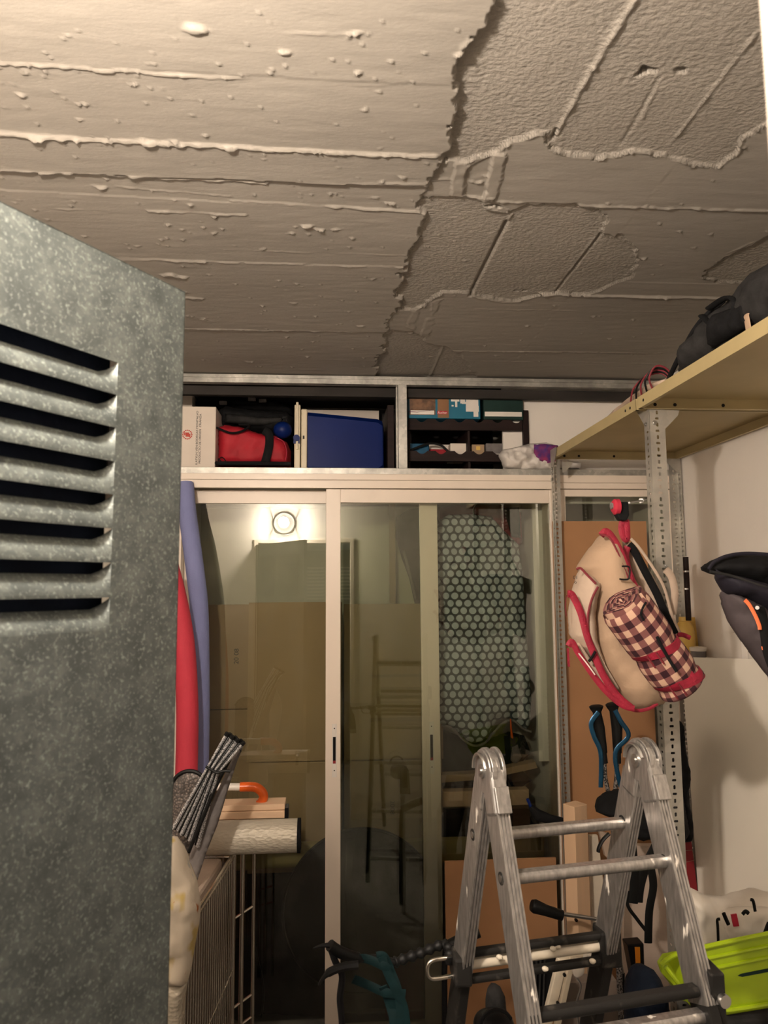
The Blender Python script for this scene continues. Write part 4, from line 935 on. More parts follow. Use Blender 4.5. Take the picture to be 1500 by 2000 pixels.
def slab_(off, za_, zc_, nm, bv):
    q = [u0_ - wv * off, u1_ - wv * off, u1_ + wv * (.36 + off), u0_ + wv * (.36 + off)]
    MB().prism([(p.x, p.y, za_) for p in q], (0, 0, zc_ - za_)).build(nm, 'beige_fabric', t, bevel=bv)
slab_(0, zb_ + .01, zt_ - .07, 'box_body', .010); slab_(.010, zt_ - .068, zt_ + .002, 'lid', .015)
# silver roll with black end
t = thing('foil_roll', 'rolled silvery sunshade with a round black end lying on the wire trolley', 'roll')
ra, rb = at(330, 1628, Y=2.86), at(581, 1632, Y=2.86); rr_ = .060; ra.z = rb.z = zt_ + .006 + rr_
MB().tube([ra, rb], rr_, 40).build('foil_roll_body', 'foil', t, smooth=True, auto=50)
MB().tube([rb, rb + V((.012, 0, 0))], rr_ + .002, 40).build('end_cap', 'black_cloth', t, smooth=True, auto=50)
MB().tube([rb + V((.0125, .018 * 0 + (.02 + .004 * k) * math.cos(k * .5), (.02 + .0035 * k) * math.sin(k * .5))) for k in range(12)], .0012, 5).build('end_spiral', 'dark_grey_cloth', t)
# pine slab
t = thing('pine_slab', 'short grooved pine slab lying behind the silver roll', 'board')
a, b = at(412, 1602, Y=2.97), at(556, 1573, Y=2.97); zbt = a.z
MB().span((a.x, 2.97, zbt), (b.x, 3.07, zbt + .028)).build('board', 'pine_x', t, bevel=.002); MB().span((a.x, 2.975, zbt + .030), (b.x, 3.07, zbt + .052)).build('board', 'pine_x', t, bevel=.002)
MB().span((b.x - .001, 2.98, zbt - .01), (b.x + .014, 3.04, zbt + .035)).build('end_block', 'black_plastic', t)
MB().span((a.x, 2.985, zt_ - .0), (a.x + .14, 3.06, zbt)).build('spacer', 'pine_x', t)
t = thing('walking_cane', 'white stick with a bent orange handle above the pine slab', 'cane')
MB().tube(pp([(345, 1536), (470, 1537)], 3.02), .0145, 14).build('stick', 'white_plastic', t, smooth=True)
MB().tube(spline(pp([(469, 1537), (495, 1537), (508, 1543), (515, 1555), (510, 1568), (504, 1572)], 3.02)), .0185, 14).build('handle', 'orange_plastic', t, smooth=True)
# dark rounded sunshade
t = thing('round_sunshade', 'dark silvery quilted sunshade with a black rounded edge left of the accordion sunshade', 'sunshade')
mp = pp([(335, 1530), (348, 1514), (364, 1506), (382, 1507), (396, 1516), (398, 1560), (380, 1630), (360, 1690), (330, 1690)], 2.62)
MB().pillow(mp, 2.62, .010, .02, .014, .006).build('foil_body', 'foil_dark', t, smooth=True, auto=80); MB().tube(spline([p + V((0, -.004, 0)) for p in mp[:5]]), .007, 8).build('black_edge', 'black_rubber', t, smooth=True)
# accordion sunshade
t = thing('accordion_sunshade', 'folded accordion car sunshade of silver strips tied with black elastic', 'sunshade')
for i in range(7):
    a, b, c_ = at(338 + 8 * i, 1618 + 6 * i, Y=2.50), at(407 + 3 * i, 1496 + 2.5 * i, Y=2.46), at(441 + 5.2 * i, 1437 + 3.0 * i, Y=2.44)
    dsp = V((0, .012 * (i % 2), 0))
    MB().tube([a + dsp, b + dsp, c_ + dsp], [.0080, .0052, .0072], 4, .8, up=(1, 0, .4)).build('foil_strip', 'foil_silver', t)
    MB().tube([c_ + dsp, c_ + dsp + (c_ - b).normalized() * .012], .0062, 6, 1.2).build('strip_tip', 'black_rubber', t)
    if i < 6: MB().tube([a + V((.005, .006, -.006)), b + V((.005, .006, 0)), c_ + V((.007, .006, 0))], .0032, 5).build('black_fold', 'black_rubber', t)
MB().tube(spline(pp([(402, 1497), (412, 1503), (424, 1509), (436, 1506), (450, 1506)], 2.42)), .0045, 8).build('elastic_band', 'black_rubber', t, smooth=True)
MB().tube(spline(pp([(478, 1450), (462, 1456), (450, 1480), (440, 1500), (420, 1540), (395, 1600), (368, 1665)], 2.47)), .006, 8).build('black_edge', 'black_rubber', t, smooth=True)
MB().pillow(pp([(476, 1456), (458, 1472), (446, 1498), (420, 1555), (395, 1610), (372, 1665), (352, 1720), (382, 1730), (402, 1668), (425, 1610), (446, 1540), (462, 1490)], 2.53), 2.535, .012, .015, .010, .006, 16).build('grey_back', 'grey_cloth', t, smooth=True, auto=80)
# printed cloth
t = thing('printed_cover', 'white cloth with yellow print and silver quilted lower half hanging next to the metal door', 'cover')
MB().pillow(pp([(318, 1640), (340, 1645), (356, 1665), (368, 1700), (382, 1735), (388, 1775), (385, 1815), (376, 1860), (370, 1900), (362, 1930), (318, 1930)], 1.9), 1.93, .05, .03, .010, .02, 12, 3).build('printed_part', 'printed_cloth', t, smooth=True, auto=80)
MB().pillow(pp([(318, 1926), (363, 1926), (357, 1960), (355, 2010), (350, 2080), (318, 2080)], 1.9), 1.93, .03, .02, .010, .01, 12, 3).build('silver_part', 'foil', t, smooth=True, auto=80)

# ================================================================== LADDER
t = thing('folding_ladder', 'paint-splashed aluminium folding ladder with round hinges standing open as an A', 'ladder')
HL, HR = at(957, 1505, Y=1.50), at(1256, 1492, Y=1.56); HR.z = HL.z
rd = (HR - HL).normalized(); od = V((-rd.y, rd.x, 0)); od = od if od.y < 0 else -od     # od points towards the doorway
def stile(top, d, L_, name, w_=.027, dep=.062, grooves=4):
    """extruded rail: smooth flanks, ribbed narrow faces"""
    d = V(d).normalized(); x = rd; n = d.cross(x).normalized(); n = n if n.y < 0 else -n
    prof = []; hw, hd = w_ / 2, dep / 2; gw = w_ / grooves
    for k in range(grooves): a = -hw + k * gw; prof += [(a + gw * .08, hd - .0028), (a + gw * .24, hd), (a + gw * .76, hd), (a + gw * .92, hd - .0028)]
    prof += [(-p[0], -p[1]) for p in prof]
    rings = [[top + d * s_ + x * p[0] + n * p[1] for p in prof] for s_ in (0, L_)]
    return MB().loft(rings).build(name, 'alu', t)
fd = V((0, 0, -1)) + od * .375; bd = V((0, 0, -1)) - od * .365
fr_top = HL + od * .020 + V((0, 0, -.050)); L1 = (fr_top.z - ZF - .02) / math.cos(math.atan(.375)) 
for H_ in (HL, HR):
    stile(H_ + od * .030 + V((0, 0, -.055)), fd, .380, 'front_stile'); stile(H_ - od * .030 + V((0, 0, -.035)), bd, .455, 'rear_stile')
fdn, bdn = fd.normalized(), bd.normalized()
def inner(top, d, s0, s1, off, nm): 
    x = rd; n = d.cross(x).normalized(); n = n if n.y < 0 else -n
    m = MB(); a = top + d * s0 + rd * off; b = top + d * s1 + rd * off
    m.bar(a, b, .024, .058, up=n); m.build(nm, 'ladder_black', t, bevel=.003)
for s_, H_ in ((1, HL), (-1, HR)):
    inner(H_ + od * .030 + V((0, 0, -.055)), fdn, .35, 1.50, 0, 'lower_front_stile'); inner(H_ - od * .030 + V((0, 0, -.035)), bdn, .43, 1.52, 0, 'lower_rear_stile')
def rung(base, d, s_, name='rung', mt='alu', r=.0135, ext=0, dz=0):
    a = HL + base + d * s_; b = HR + base + d * s_; a, b = a + rd * (.006 - ext), b - rd * (.006 - ext)
    m = MB(); rings = []
    for p in (a, b): rings.append([p + od * (r * 1.15 * math.cos(q)) + V((0, 0, max(-r, min(r * .75, r * math.sin(q))))) for q in [k / 14 * 2 * math.pi for k in range(14)]])
    m.loft(rings); return m.build(name, mt, t, smooth=True, auto=35)
fb, bb = od * .030 + V((0, 0, -.055)), -od * .030 + V((0, 0, -.035))
rung(fb, fdn, .135); rung(bb, bdn, .125); rung(fb, fdn, .398); 
for s_, r in ((.455, .0135),): rung(bb, bdn, s_, 'rung', 'ivory_paint', r)
rung(bb, bdn, .428, 'lock_bar', 'ladder_black', .010, -.01); rung(bb - V((0, 0, .0)) + od * .02, bdn, .486, 'lock_bar', 'ladder_black', .010, -.01)
rung(fb + od * .01, fdn, .352, 'lock_bar', 'ladder_black', .012, -.01); rung(fb, fdn, .65); rung(bb, bdn, .8); rung(fb, fdn, 1.05); rung(bb, bdn, 1.1); rung(bb, bdn, 1.38); rung(fb, fdn, 1.38)
random.seed(2)
for k in range(7):      # dried plaster and tape lumps on the lock bars
    u = random.uniform(.15, .9); p = (HL + bb + bdn * random.choice((.428, .486))).lerp(HR + bb + bdn * .456, u) ; p.z = (HL + bb + bdn * .458).z + random.choice((-.02, .02))
    p = p + od * .02
    MB().blob(p, (.008, .006, .006), amp=.5, fr=80, n=8, m=5).build('paint_blob', 'ivory_paint', t, smooth=True)
for i, H_ in enumerate((HL, HR)):
    s0 = -1 if i == 0 else 1
    for k, (off, r, th) in enumerate(((-.017, .043, .004), (-.012, .046, .010), (0.0, .040, .008), (.010, .046, .007))):
        c = H_ + rd * off; MB().cyl(c, c + rd * th, r, 32).build('hinge_disc', 'alu', t, bevel=.0015)
    c = H_ - rd * .021; MB().cyl(c, c + rd * .005, .014, 16).cyl(c - rd * .003, c, .007, 12).build('hinge_pin', 'steel_bolt', t, smooth=True, auto=35)
    for k, (o_, d_) in enumerate(((od * .030, fdn), (-od * .030, bdn))):
        a = H_ + o_ * .5 + V((0, 0, .004)); b = H_ + o_ + V((0, 0, -.05)) + d_ * .03; n = d_.cross(rd).normalized()
        MB().bar(a, b, .034, .052, up=n).build('hinge_sleeve', 'alu', t, bevel=.006)
    c = H_ - rd * .023; pts = [c + (od * math.cos(q) + V((0, 0, 1)) * math.sin(q)) * .034 for q in [math.radians(x) for x in range(20, 200, 20)]]
    MB().tube(pts, .004, 8).build('release_lever', 'steel_bolt', t, smooth=True)
    tb = H_ + od * .055 + rd * .0 + V((0, 0, -.018)); MB().bar(tb, tb + fdn * .05, .03, .008, up=od).build('lever_tab', 'alu', t, bevel=.002)
    for s_, base, d_ in ((.12, bb, bdn), (.135, fb, fdn)): 
        p = H_ + base + d_ * s_ - rd * .0145; MB().cyl(p, p + rd * .002, .012, 16).build('rung_socket', 'ladder_black', t); MB().cyl(p - rd * .001, p + rd * .001, .007, 12).build('rung_rivet', 'steel_bolt', t)
a = HL + bb + bdn * .458 - rd * .02; MB().tube(spline([a + V((0, 0, .018)), a - rd * .05 + V((0, 0, .018)), a - rd * .062 + V((0, 0, .0)), a - rd * .05 + V((0, 0, -.020)), a + V((0, 0, -.020))]), .0045, 10).build('lock_handle', 'chrome', t, smooth=True)
a = HL + bb + bdn * .458; MB().box(a - rd * .004 + od * .0, (.040, .074, .060)).build('lock_block', 'ladder_black', t, bevel=.006)
a = HR + bb + bdn * .458; MB().box(a + rd * .006, (.05, .06, .08)).build('lock_block', 'ladder_black', t, bevel=.006)
a = HR + fb + fdn * .36; MB().box(a + rd * .02 + V((0, 0, 0)), (.028, .07, .09)).build('lock_block', 'ladder_black', t, bevel=.004); MB().cyl(a + rd * .02 + od * .035, a + rd * .02 + od * .045, .012, 12).build('lock_bolt', 'steel_bolt', t, smooth=True)

# ================================================================== cable lock and straps on the ladder
t = thing('elastic_straps', 'black ribbed cable and teal webbing straps hooked on the left leg of the ladder', 'strap')
hk = HL + bb + bdn * .445 - rd * .03
cp = spline([hk, at(870, 1845, Y=1.72), at(820, 1862, Y=1.70), at(770, 1880, Y=1.68)], 16)
MB().tube(cp, [.0100 + .0025 * math.sin(i * 1.25) for i in range(len(cp))], 10).build('ribbed_cable', 'black_rubber', t, smooth=True, auto=80)
MB().tube(spline([at(770, 1880, Y=1.68), at(735, 1872, Y=1.67), at(700, 1872, Y=1.66), at(665, 1860, Y=1.64), at(644, 1846, Y=1.63)]), [.008] * 12 + [.012] * 13, 10).build('cable', 'black_rubber', t, smooth=True)
MB().tube(spline(pp([(644, 1846), (655, 1878), (668, 1905), (664, 1950), (668, 2000), (664, 2060)], 1.64)), .012, 8, .6).build('black_strap', 'black_cloth', t, smooth=True)
MB().tube(spline(pp([(700, 1885), (672, 1888), (645, 1898), (630, 1912), (622, 1924)], 1.62)), [.009] * 14 + [.007, .006, .005, .005, .004, .004, .003, .003, .003, .002, .002], 8).build('hook', 'black_rubber', t, smooth=True)
MB().tube(spline(pp([(644, 1846), (628, 1847), (612, 1852)], 1.62)), [.006, .006, .005, .005, .004, .004, .004, .003, .003, .003, .002, .002, .002], 8).build('hook', 'black_rubber', t, smooth=True)
for pts in ([(690, 1874), (715, 1876), (745, 1882), (760, 1890)], [(745, 1866), (758, 1900), (775, 1935), (790, 1975), (798, 2060)], [(735, 1868), (750, 1870), (765, 1905), (780, 1950), (785, 2060)], [(690, 1912), (720, 1928), (755, 1938), (792, 1942)], [(748, 1925), (760, 1960), (772, 2000), (785, 2060)], [(762, 1930), (768, 1970), (770, 2060)]):
    MB().tube(spline([p + V((0, random.uniform(-.01, .01), 0)) for p in pp(pts, 1.65)]), .0095, 8, .18, up=(0, 1, 0)).build('webbing', 'teal_strap', t, smooth=True)
#@@PART5
# ================================================================== BROWN BOARD in front of the closet, right
t = thing('hardboard_sheet', 'tall brown hardboard sheet leaning in front of the right window light', 'board')
a = at(1079, 1018, Y=3.315); b = at(1262, 1018, Y=3.315)
MB().span((a.x, 3.315, ZF), (b.x, 3.325, a.z)).build('board', 'mdf', t)
# ================================================================== BACKPACK
t = thing('picnic_backpack', 'beige and crimson picnic backpack hanging from the front shelf post', 'backpack')
YB_ = 2.13
body = [(1172, 1046), (1182, 1038), (1196, 1050), (1214, 1082), (1228, 1118), (1248, 1155), (1270, 1200), (1285, 1260), (1296, 1320), (1300, 1352), (1286, 1376), (1245, 1388), (1222, 1382), (1195, 1350), (1165, 1300), (1148, 1245), (1150, 1180), (1140, 1125), (1128, 1108), (1148, 1076)]
MB().pillow(pp(body, YB_), YB_, .10, .075, .010, .014, 9, 3).build('body', 'tan_cloth', t, smooth=True, auto=80)
pocket = [(1127, 1112), (1146, 1124), (1164, 1140), (1156, 1170), (1152, 1205), (1156, 1250), (1170, 1290), (1205, 1350), (1185, 1342), (1150, 1290), (1122, 1262), (1108, 1240), (1106, 1195), (1112, 1160), (1120, 1130)]
MB().pillow(pp(pocket, YB_), YB_ - .03, .075, .05, .009, .010, 12, 5).build('front_pocket', 'light_tan_cloth', t, smooth=True, auto=80)
low = [(1110, 1258), (1120, 1252), (1150, 1295), (1182, 1345), (1215, 1378), (1190, 1370), (1150, 1325), (1122, 1285)]
MB().pillow(pp(low, YB_), YB_ - .045, .05, .03, .008, .008, 14, 7).build('lower_pocket', 'light_tan_cloth', t, smooth=True, auto=80)
back = [(1226, 1050), (1240, 1058), (1262, 1092), (1290, 1135), (1306, 1180), (1330, 1236), (1346, 1290), (1345, 1330), (1310, 1345), (1292, 1280), (1270, 1200), (1244, 1130), (1228, 1090)]
MB().pillow(pp(back, YB_), YB_ + .035, .045, .04, .010, .008, 12, 9).build('back_panel', 'light_tan_cloth', t, smooth=True, auto=80)
def ribbon(pts, Y, r, mt, nm, fl=.45, n=8, k=6, lab=None): return MB().tube(spline(pp(pts, Y), k), r, n, fl, up=(0, 1, 0)).build(nm, mt, t, smooth=True, auto=60, label=lab)
ribbon([(1174, 1046), (1184, 1038), (1198, 1052), (1212, 1078), (1224, 1108), (1240, 1146), (1262, 1186), (1280, 1225), (1290, 1260)], YB_ - .075, .0105, 'crimson_strap', 'main_zipper')
ribbon([(1172, 1044), (1190, 1050), (1206, 1078), (1216, 1104), (1228, 1130)], YB_ - .088, .003, 'maroon_piping', 'zip_teeth')
ribbon([(1109, 1160), (1118, 1163), (1134, 1196), (1146, 1240), (1158, 1272), (1178, 1318), (1205, 1358), (1232, 1382)], YB_ - .105, .0105, 'crimson_strap', 'pocket_zipper')
ribbon([(1110, 1262), (1117, 1254), (1130, 1276), (1158, 1318), (1184, 1350), (1214, 1376), (1238, 1384)], YB_ - .105, .009, 'crimson_strap', 'lower_zipper')
ribbon([(1130, 1276), (1146, 1296), (1162, 1318)], YB_ - .119, .002, 'print_white', 'reflective_line', n=5)
ribbon([(1222, 1382), (1244, 1388), (1268, 1384), (1284, 1374)], YB_ - .07, .005, 'crimson_strap', 'base_piping')
ribbon([(1126, 1112), (1134, 1110), (1148, 1124), (1164, 1140)], YB_ - .10, .0035, 'maroon_piping', 'pocket_piping')
ribbon([(1168, 1146), (1156, 1170), (1148, 1205), (1150, 1240), (1156, 1262)], YB_ - .105, .0035, 'maroon_piping', 'pocket_piping')
ribbon([(1107, 1162), (1104, 1182), (1106, 1204)], YB_ - .09, .0015, 'maroon_piping', 'zip_cord', n=5)
ribbon([(1150, 1292), (1156, 1284), (1163, 1272)], YB_ - .12, .004, 'black_cloth', 'black_loop')
MB().bar(at(1109, 1266, Y=YB_ - .06), at(1111, 1302, Y=YB_ - .06), .003, .012, up=(0, -1, 0)).build('zip_pull', 'crimson_strap', t)
for z_, s_ in ((1128, '01'), (1137, 'o')): text(s_, .014, 'print_black', at(1124, z_, Y=YB_ - .072), (.9, -.5, 0), (0, 0, 1), t)
ribbon([(1228, 1064), (1240, 1078), (1262, 1120), (1284, 1162), (1302, 1205), (1318, 1238)], YB_ - .02, .0125, 'black_cloth', 'shoulder_strap', lab='black mesh shoulder strap')
ribbon([(1226, 1068), (1222, 1082), (1226, 1110), (1232, 1130)], YB_ - .03, .011, 'crimson_strap', 'strap_anchor')
ribbon([(1232, 1052), (1250, 1072), (1280, 1116), (1298, 1150), (1312, 1200), (1328, 1236)], YB_ - .015, .0045, 'light_tan_cloth', 'strap_edging')
ribbon([(1300, 1112), (1312, 1128), (1318, 1160), (1314, 1200)], YB_ + .02, .012, 'light_tan_cloth', 'second_strap')
MB().tube(spline(pp([(1218, 1015), (1214, 1030), (1218, 1048), (1224, 1052), (1224, 1030), (1222, 1015)], YB_ + .0)), .011, 8, .3, up=(0, 1, 0)).build('hang_loop', 'crimson_strap', t, smooth=True)
MB().tube(spline(pp([(1323, 1240), (1334, 1240), (1348, 1246)], YB_ - .02)), .007, 8, .4, up=(0, 1, 0)).build('red_tab', 'crimson_strap', t, smooth=True)
MB().tube(spline(pp([(1215, 1106), (1228, 1107), (1230, 1118), (1228, 1130), (1220, 1132), (1210, 1131)], YB_ - .115)), .0026, 8).build('d_ring', 'black_plastic', t, smooth=True)
# blanket
t = thing('rolled_blanket', 'burgundy and cream gingham blanket rolled and strapped on the side of the backpack', 'blanket')
bt, bb_ = at(1218, 1180, Y=1.925), at(1338, 1346, Y=1.975); ax_ = (bb_ - bt).normalized(); rr_ = .071
bx = ax_.cross(V((0, 1, 0))).normalized(); by = ax_.cross(bx).normalized(); LB = (bb_ - bt).length
def ring(c, r, n=56, f=None): return [c + (bx * math.cos(q) * 1.0 + by * math.sin(q) * .86) * (r * (1 + .03 * noise.noise(V((math.cos(q), math.sin(q), c.z * 6))))) for q in [k / n * 2 * math.pi for k in range(n)]]
rings = []
for k in range(41):
    u = k / 40; r_ = rr_ * (1 - .10 * math.exp(-((u - .50) / .06) ** 2) - .10 * math.exp(-((u - .86) / .06) ** 2))
    if u < .04: r_ *= .93 + u * 1.7
    if u > .94: r_ *= math.sqrt(max(.2, 1 - ((u - .94) / .07) ** 2))
    rings.append(ring(bt + ax_ * LB * u, r_))
m = MB(); m.loft(rings, False, us=11, vs_=LB / .043); m.build('blanket_roll', 'gingham', t, smooth=True, auto=80)
m = MB()   # rolled end: a spiral of layers
sp = []
for k in range(90):
    q = k / 90 * 5.2 * 2 * math.pi; r_ = .006 + (rr_ - .012) * k / 90; sp.append((q, r_))
top_r = []; 
for q, r_ in sp: top_r.append(bt + (bx * math.cos(q) + by * math.sin(q) * .86) * r_ - ax_ * (.012 + .004 * math.sin(q * 3)))
low_r = [p + ax_ * .03 for p in top_r]; wid = .009
rr2 = []
for i, (p, q_) in enumerate(zip(top_r, low_r)):
    o_ = (p - bt); o_ -= ax_ * o_.dot(ax_); o_.normalize(); rr2.append([q_ - o_ * wid * .5, p - o_ * wid * .4 , p + o_ * wid * .4, q_ + o_ * wid * .5])
m.loft(rr2, True, True, 2, 28); m.build('rolled_end', 'gingham', t, smooth=True, auto=80)
m = MB(); m.loft([ring(bt + ax_ * .012, rr_ * .93), ring(bt + ax_ * .014, .001)], True, us=9, vs_=2); m.build('inner_layers', 'gingham', t)
def band(u, wd, tl, nm='strap', mt='crimson_strap', r0=1.0):
    rg = []; c = bt + ax_ * LB * u
    for w_ in (-wd, -wd * .9, wd * .9, wd):
        rad = rr_ * .925 * r0 + (.0035 if abs(w_) < wd else .0)
        rg.append([p + ax_ * (w_ + tl * (p - c).dot(bx) / rr_) for p in ring(c, rad)])
    return MB().loft(rg, False).build(nm, mt, t, smooth=True, auto=60)
band(.50, .0125, .022); band(.86, .0145, .026)
ribbon([(1326, 1292), (1338, 1306), (1356, 1330)], 1.915, .012, 'crimson_strap', 'strap_tail', .3)
for u, q in ((.50, 2.2), (.86, 1.9)):
    c = bt + ax_ * LB * u; cc = min(ring(c, rr_ * 1.0, 24), key=lambda p: (p - at(1246 if u < .6 else 1310, 1246 if u < .6 else 1334, Y=1.9)).length)
    n_ = (cc - c).normalized(); tg = ax_.cross(n_)
    for s_ in (-1, 1): MB().bar(cc + n_ * .003 - ax_ * .02 + tg * .013 * s_, cc + n_ * .003 + ax_ * .02 + tg * .013 * s_, .004, .004, up=n_).build('buckle_bar', 'maroon_piping', t)
ribbon([(1262, 1176), (1256, 1186), (1252, 1200), (1258, 1212)], 1.865, .003, 'black_cloth', 'elastic_cord')
ribbon([(1283, 1243), (1292, 1262), (1308, 1290), (1322, 1312)], 1.880, .0045, 'black_cloth', 'black_webbing', .35)
# hook
t = thing('storage_hook', 'red knob and black clip hook holding the beige backpack', 'hook')
MB().tube([at(1196, 990, Y=2.12), at(1200, 990, Y=2.12), at(1208, 990, Y=2.12), at(1210, 990, Y=2.12)], [.016, .024, .024, .016], 24).build('red_knob', 'auchan_red', t, smooth=True, auto=40)
MB().cyl(at(1193, 988, Y=2.12), at(1197, 988, Y=2.12), .010, 16).build('grey_button', 'grey_cloth', t, smooth=True)
m = MB(); m.prism(pp([(1208, 980), (1228, 980), (1230, 1006), (1224, 1017), (1212, 1016), (1205, 1004)], 2.11), (0, .03, 0)); m.build('black_clip', 'black_cloth', t, bevel=.004)
MB().cyl(at(1229, 982, Y=2.13), at(1262, 976, Y=2.30), .0035, 8).build('threaded_rod', 'steel_bolt', t, smooth=True); MB().cyl(at(1252, 978, Y=2.26), at(1255, 977, Y=2.28), .009, 6).build('nut', 'steel_bolt', t)

# ================================================================== CHILD CARRIER on the right edge
t = thing('child_carrier', 'grey quilted child carrier with black lining and orange piping hanging at the right edge', 'carrier')
YC = 1.90
MB().pillow(pp([(1404, 1150), (1430, 1158), (1470, 1175), (1510, 1205), (1560, 1230), (1600, 1260), (1600, 1400), (1540, 1370), (1500, 1322), (1478, 1290), (1450, 1254), (1424, 1215), (1410, 1180)], YC), YC - .01, .06, .05, .009, .022, 15, 3).build('quilted_shell', 'mauve_grey_cloth', t, smooth=True, auto=80)
MB().pillow(pp([(1384, 1112), (1395, 1118), (1440, 1128), (1500, 1145), (1600, 1170), (1600, 1290), (1520, 1275), (1495, 1225), (1478, 1190), (1440, 1168), (1406, 1160), (1392, 1136)], YC), YC - .035, .06, .04, .010, .010, 9, 5).build('dark_band', 'indigo_cloth', t, smooth=True, auto=80)
MB().pillow(pp([(1384, 1110), (1392, 1100), (1414, 1088), (1450, 1082), (1500, 1084), (1560, 1090), (1610, 1110), (1610, 1180), (1500, 1150), (1440, 1130), (1396, 1120)], YC), YC + .03, .08, .05, .010, .02, 12, 6).build('black_lining', 'black_cloth', t, smooth=True, auto=80)
ribbon([(1384, 1112), (1396, 1097), (1420, 1086), (1455, 1081), (1500, 1083), (1560, 1090)], YC - .02, .005, 'indigo_cloth', 'rim_edging')
ribbon([(1386, 1116), (1430, 1125), (1480, 1142), (1560, 1165)], YC - .085, .0035, 'dark_grey_cloth', 'lower_edging')
ribbon([(1455, 1172), (1464, 1182), (1476, 1204), (1483, 1222), (1484, 1230)], YC - .085, .0055, 'orange_pipe', 'orange_piping')
ribbon([(1490, 1262), (1496, 1282), (1506, 1300), (1520, 1318)], YC - .075, .0050, 'orange_pipe', 'orange_piping')
ribbon([(1482, 1186), (1494, 1230), (1500, 1270), (1510, 1300)], YC - .075, .016, 'black_cloth', 'black_strap')
MB().cyl(at(1479, 1187, Y=YC - .10), at(1479, 1187, Y=YC - .107), .005, 12).build('snap_button', 'steel_bolt', t, smooth=True)
MB().tube([at(1560, 1095, Y=YC), V((1.18, 1.62, 2.0)), V((1.12, 1.40, 2.02))], .007, 8).build('hanging_webbing', 'black_cloth', t)

# ================================================================== RIGHT WALL: tube, bottle, tin, battens, board
t = thing('rod_tube', 'thin dark brown tube standing against the wall behind the shelving', 'tube')
MB().tube([at(1345, 1212, Y=3.0), at(1342, 1150, Y=3.0), at(1339, 1088, Y=3.0)], .0115, 12).build('tube', 'wine_wood', t, smooth=True)
for z_ in (1116, 1150): MB().tube([at(1340, z_ - 1.5, Y=3.0), at(1340.2, z_ + 1.5, Y=3.0)], .0125, 12).build('metal_band', 'steel_bolt', t, smooth=True)
zsh = at(1360, 1285, Y=3.0).z
t = thing('wall_ledge', 'pale shelf ledge behind the white board carrying the amber bottle', 'shelf')
MB().span((1.40, 3.0, zsh - .03), (1.648, 3.20, zsh)).build('ledge', 'white_card', t)
t = thing('amber_bottle', 'amber plastic bottle with white collar beneath the brown tube', 'bottle')
m = MB(); c = at(1340, 1285, Y=3.09); c.z = zsh
m.tube([c + V((0, 0, z)) for z in (.001, .01, .10, .13, .15, .152, .17)], [.036, .042, .042, .036, .022, .024, .022], 20).build('bottle_body', 'amber_plastic', t, smooth=True)
t = thing('yellow_folder', 'narrow yellow folder upright beside the amber bottle', 'folder')
c2 = at(1357, 1285, Y=3.15); MB().prism([(c2.x - .012, 3.15, zsh), (c2.x + .022, 3.15, zsh), (c2.x + .010, 3.15, zsh + .165), (c2.x - .016, 3.15, zsh + .165)], (0, .012, 0)).build('cover', 'amber_plastic', t)
t = thing('lidded_tin', 'low grey tin with a whitish lid on the ledge above the white board', 'tin')
c = at(1364, 1280, Y=3.04); c.z = zsh; MB().cyl(c, c + V((0, 0, .026)), .032, 24).build('tin_body', 'grey_cloth', t, smooth=True, auto=40); MB().tube([c + V((0, 0, z)) for z in (.026, .030, .040, .044)], [.034, .036, .036, .028], 24).build('lid', 'white_plastic', t, smooth=True, auto=40)
t = thing('wall_batten', 'white wooden batten standing against the right wall behind the carrier', 'batten')
a = at(1432, 1236, X=1.62); MB().span((1.622, a.y - .05, ZF), (1.647, a.y + .03, a.z)).build('batten', 'white_plaster', t)
# white board
t = thing('white_board', 'large plain white board leaning in the right corner below the carrier', 'board')
A = at(1330, 1283, Y=2.98); B = at(1364, 1748, Y=2.86); Cc = at(1500, 1288, Y=2.655); dx = (Cc - A); A2 = A + dx * 1.03; B2 = B + dx * .80
nb = dx.cross(B - A).normalized() * .012
nb = nb if nb.y > 0 else -nb
MB().prism([A, A2, B2, B], nb).build('board', 'white_board', t)
# ================================================================== LOWER RIGHT CLUTTER
t = thing('red_folder', 'dark red printed carton edge standing left of the white board', 'box')
MB().prism(pp([(1318, 1640), (1350, 1640), (1363, 1746), (1330, 1746)], 2.86), (0, .02, 0)).build('cover', 'red_card', t)
MB().tube([p + V((0, -.001, 0)) for p in pp([(1334, 1662), (1352, 1660), (1356, 1680), (1338, 1684), (1334, 1662)], 2.86)], .0008, 4).build('printed_frame', 'tan_cloth', t)
t = thing('black_rucksack', 'large black rucksack slumped behind the right leg of the ladder', 'bag')
MB().pillow(pp([(1172, 1592), (1178, 1570), (1195, 1556), (1216, 1548), (1262, 1550), (1296, 1520), (1304, 1440), (1322, 1400), (1336, 1410), (1341, 1440), (1346, 1500), (1351, 1560), (1357, 1625), (1352, 1648), (1325, 1652), (1290, 1640), (1258, 1648), (1238, 1640), (1216, 1604), (1190, 1600)], 2.62), 2.66, .07, .04, .010, .03, 12, 3).build('bag_body', 'black_cloth', t, smooth=True, auto=80)
MB().pillow(pp([(1316, 1560), (1340, 1560), (1352, 1630), (1340, 1650), (1320, 1648)], 2.56), 2.58, .02, .02, .008, .01, 12, 3).build('side_pocket', 'dark_grey_cloth', t, smooth=True, auto=80)
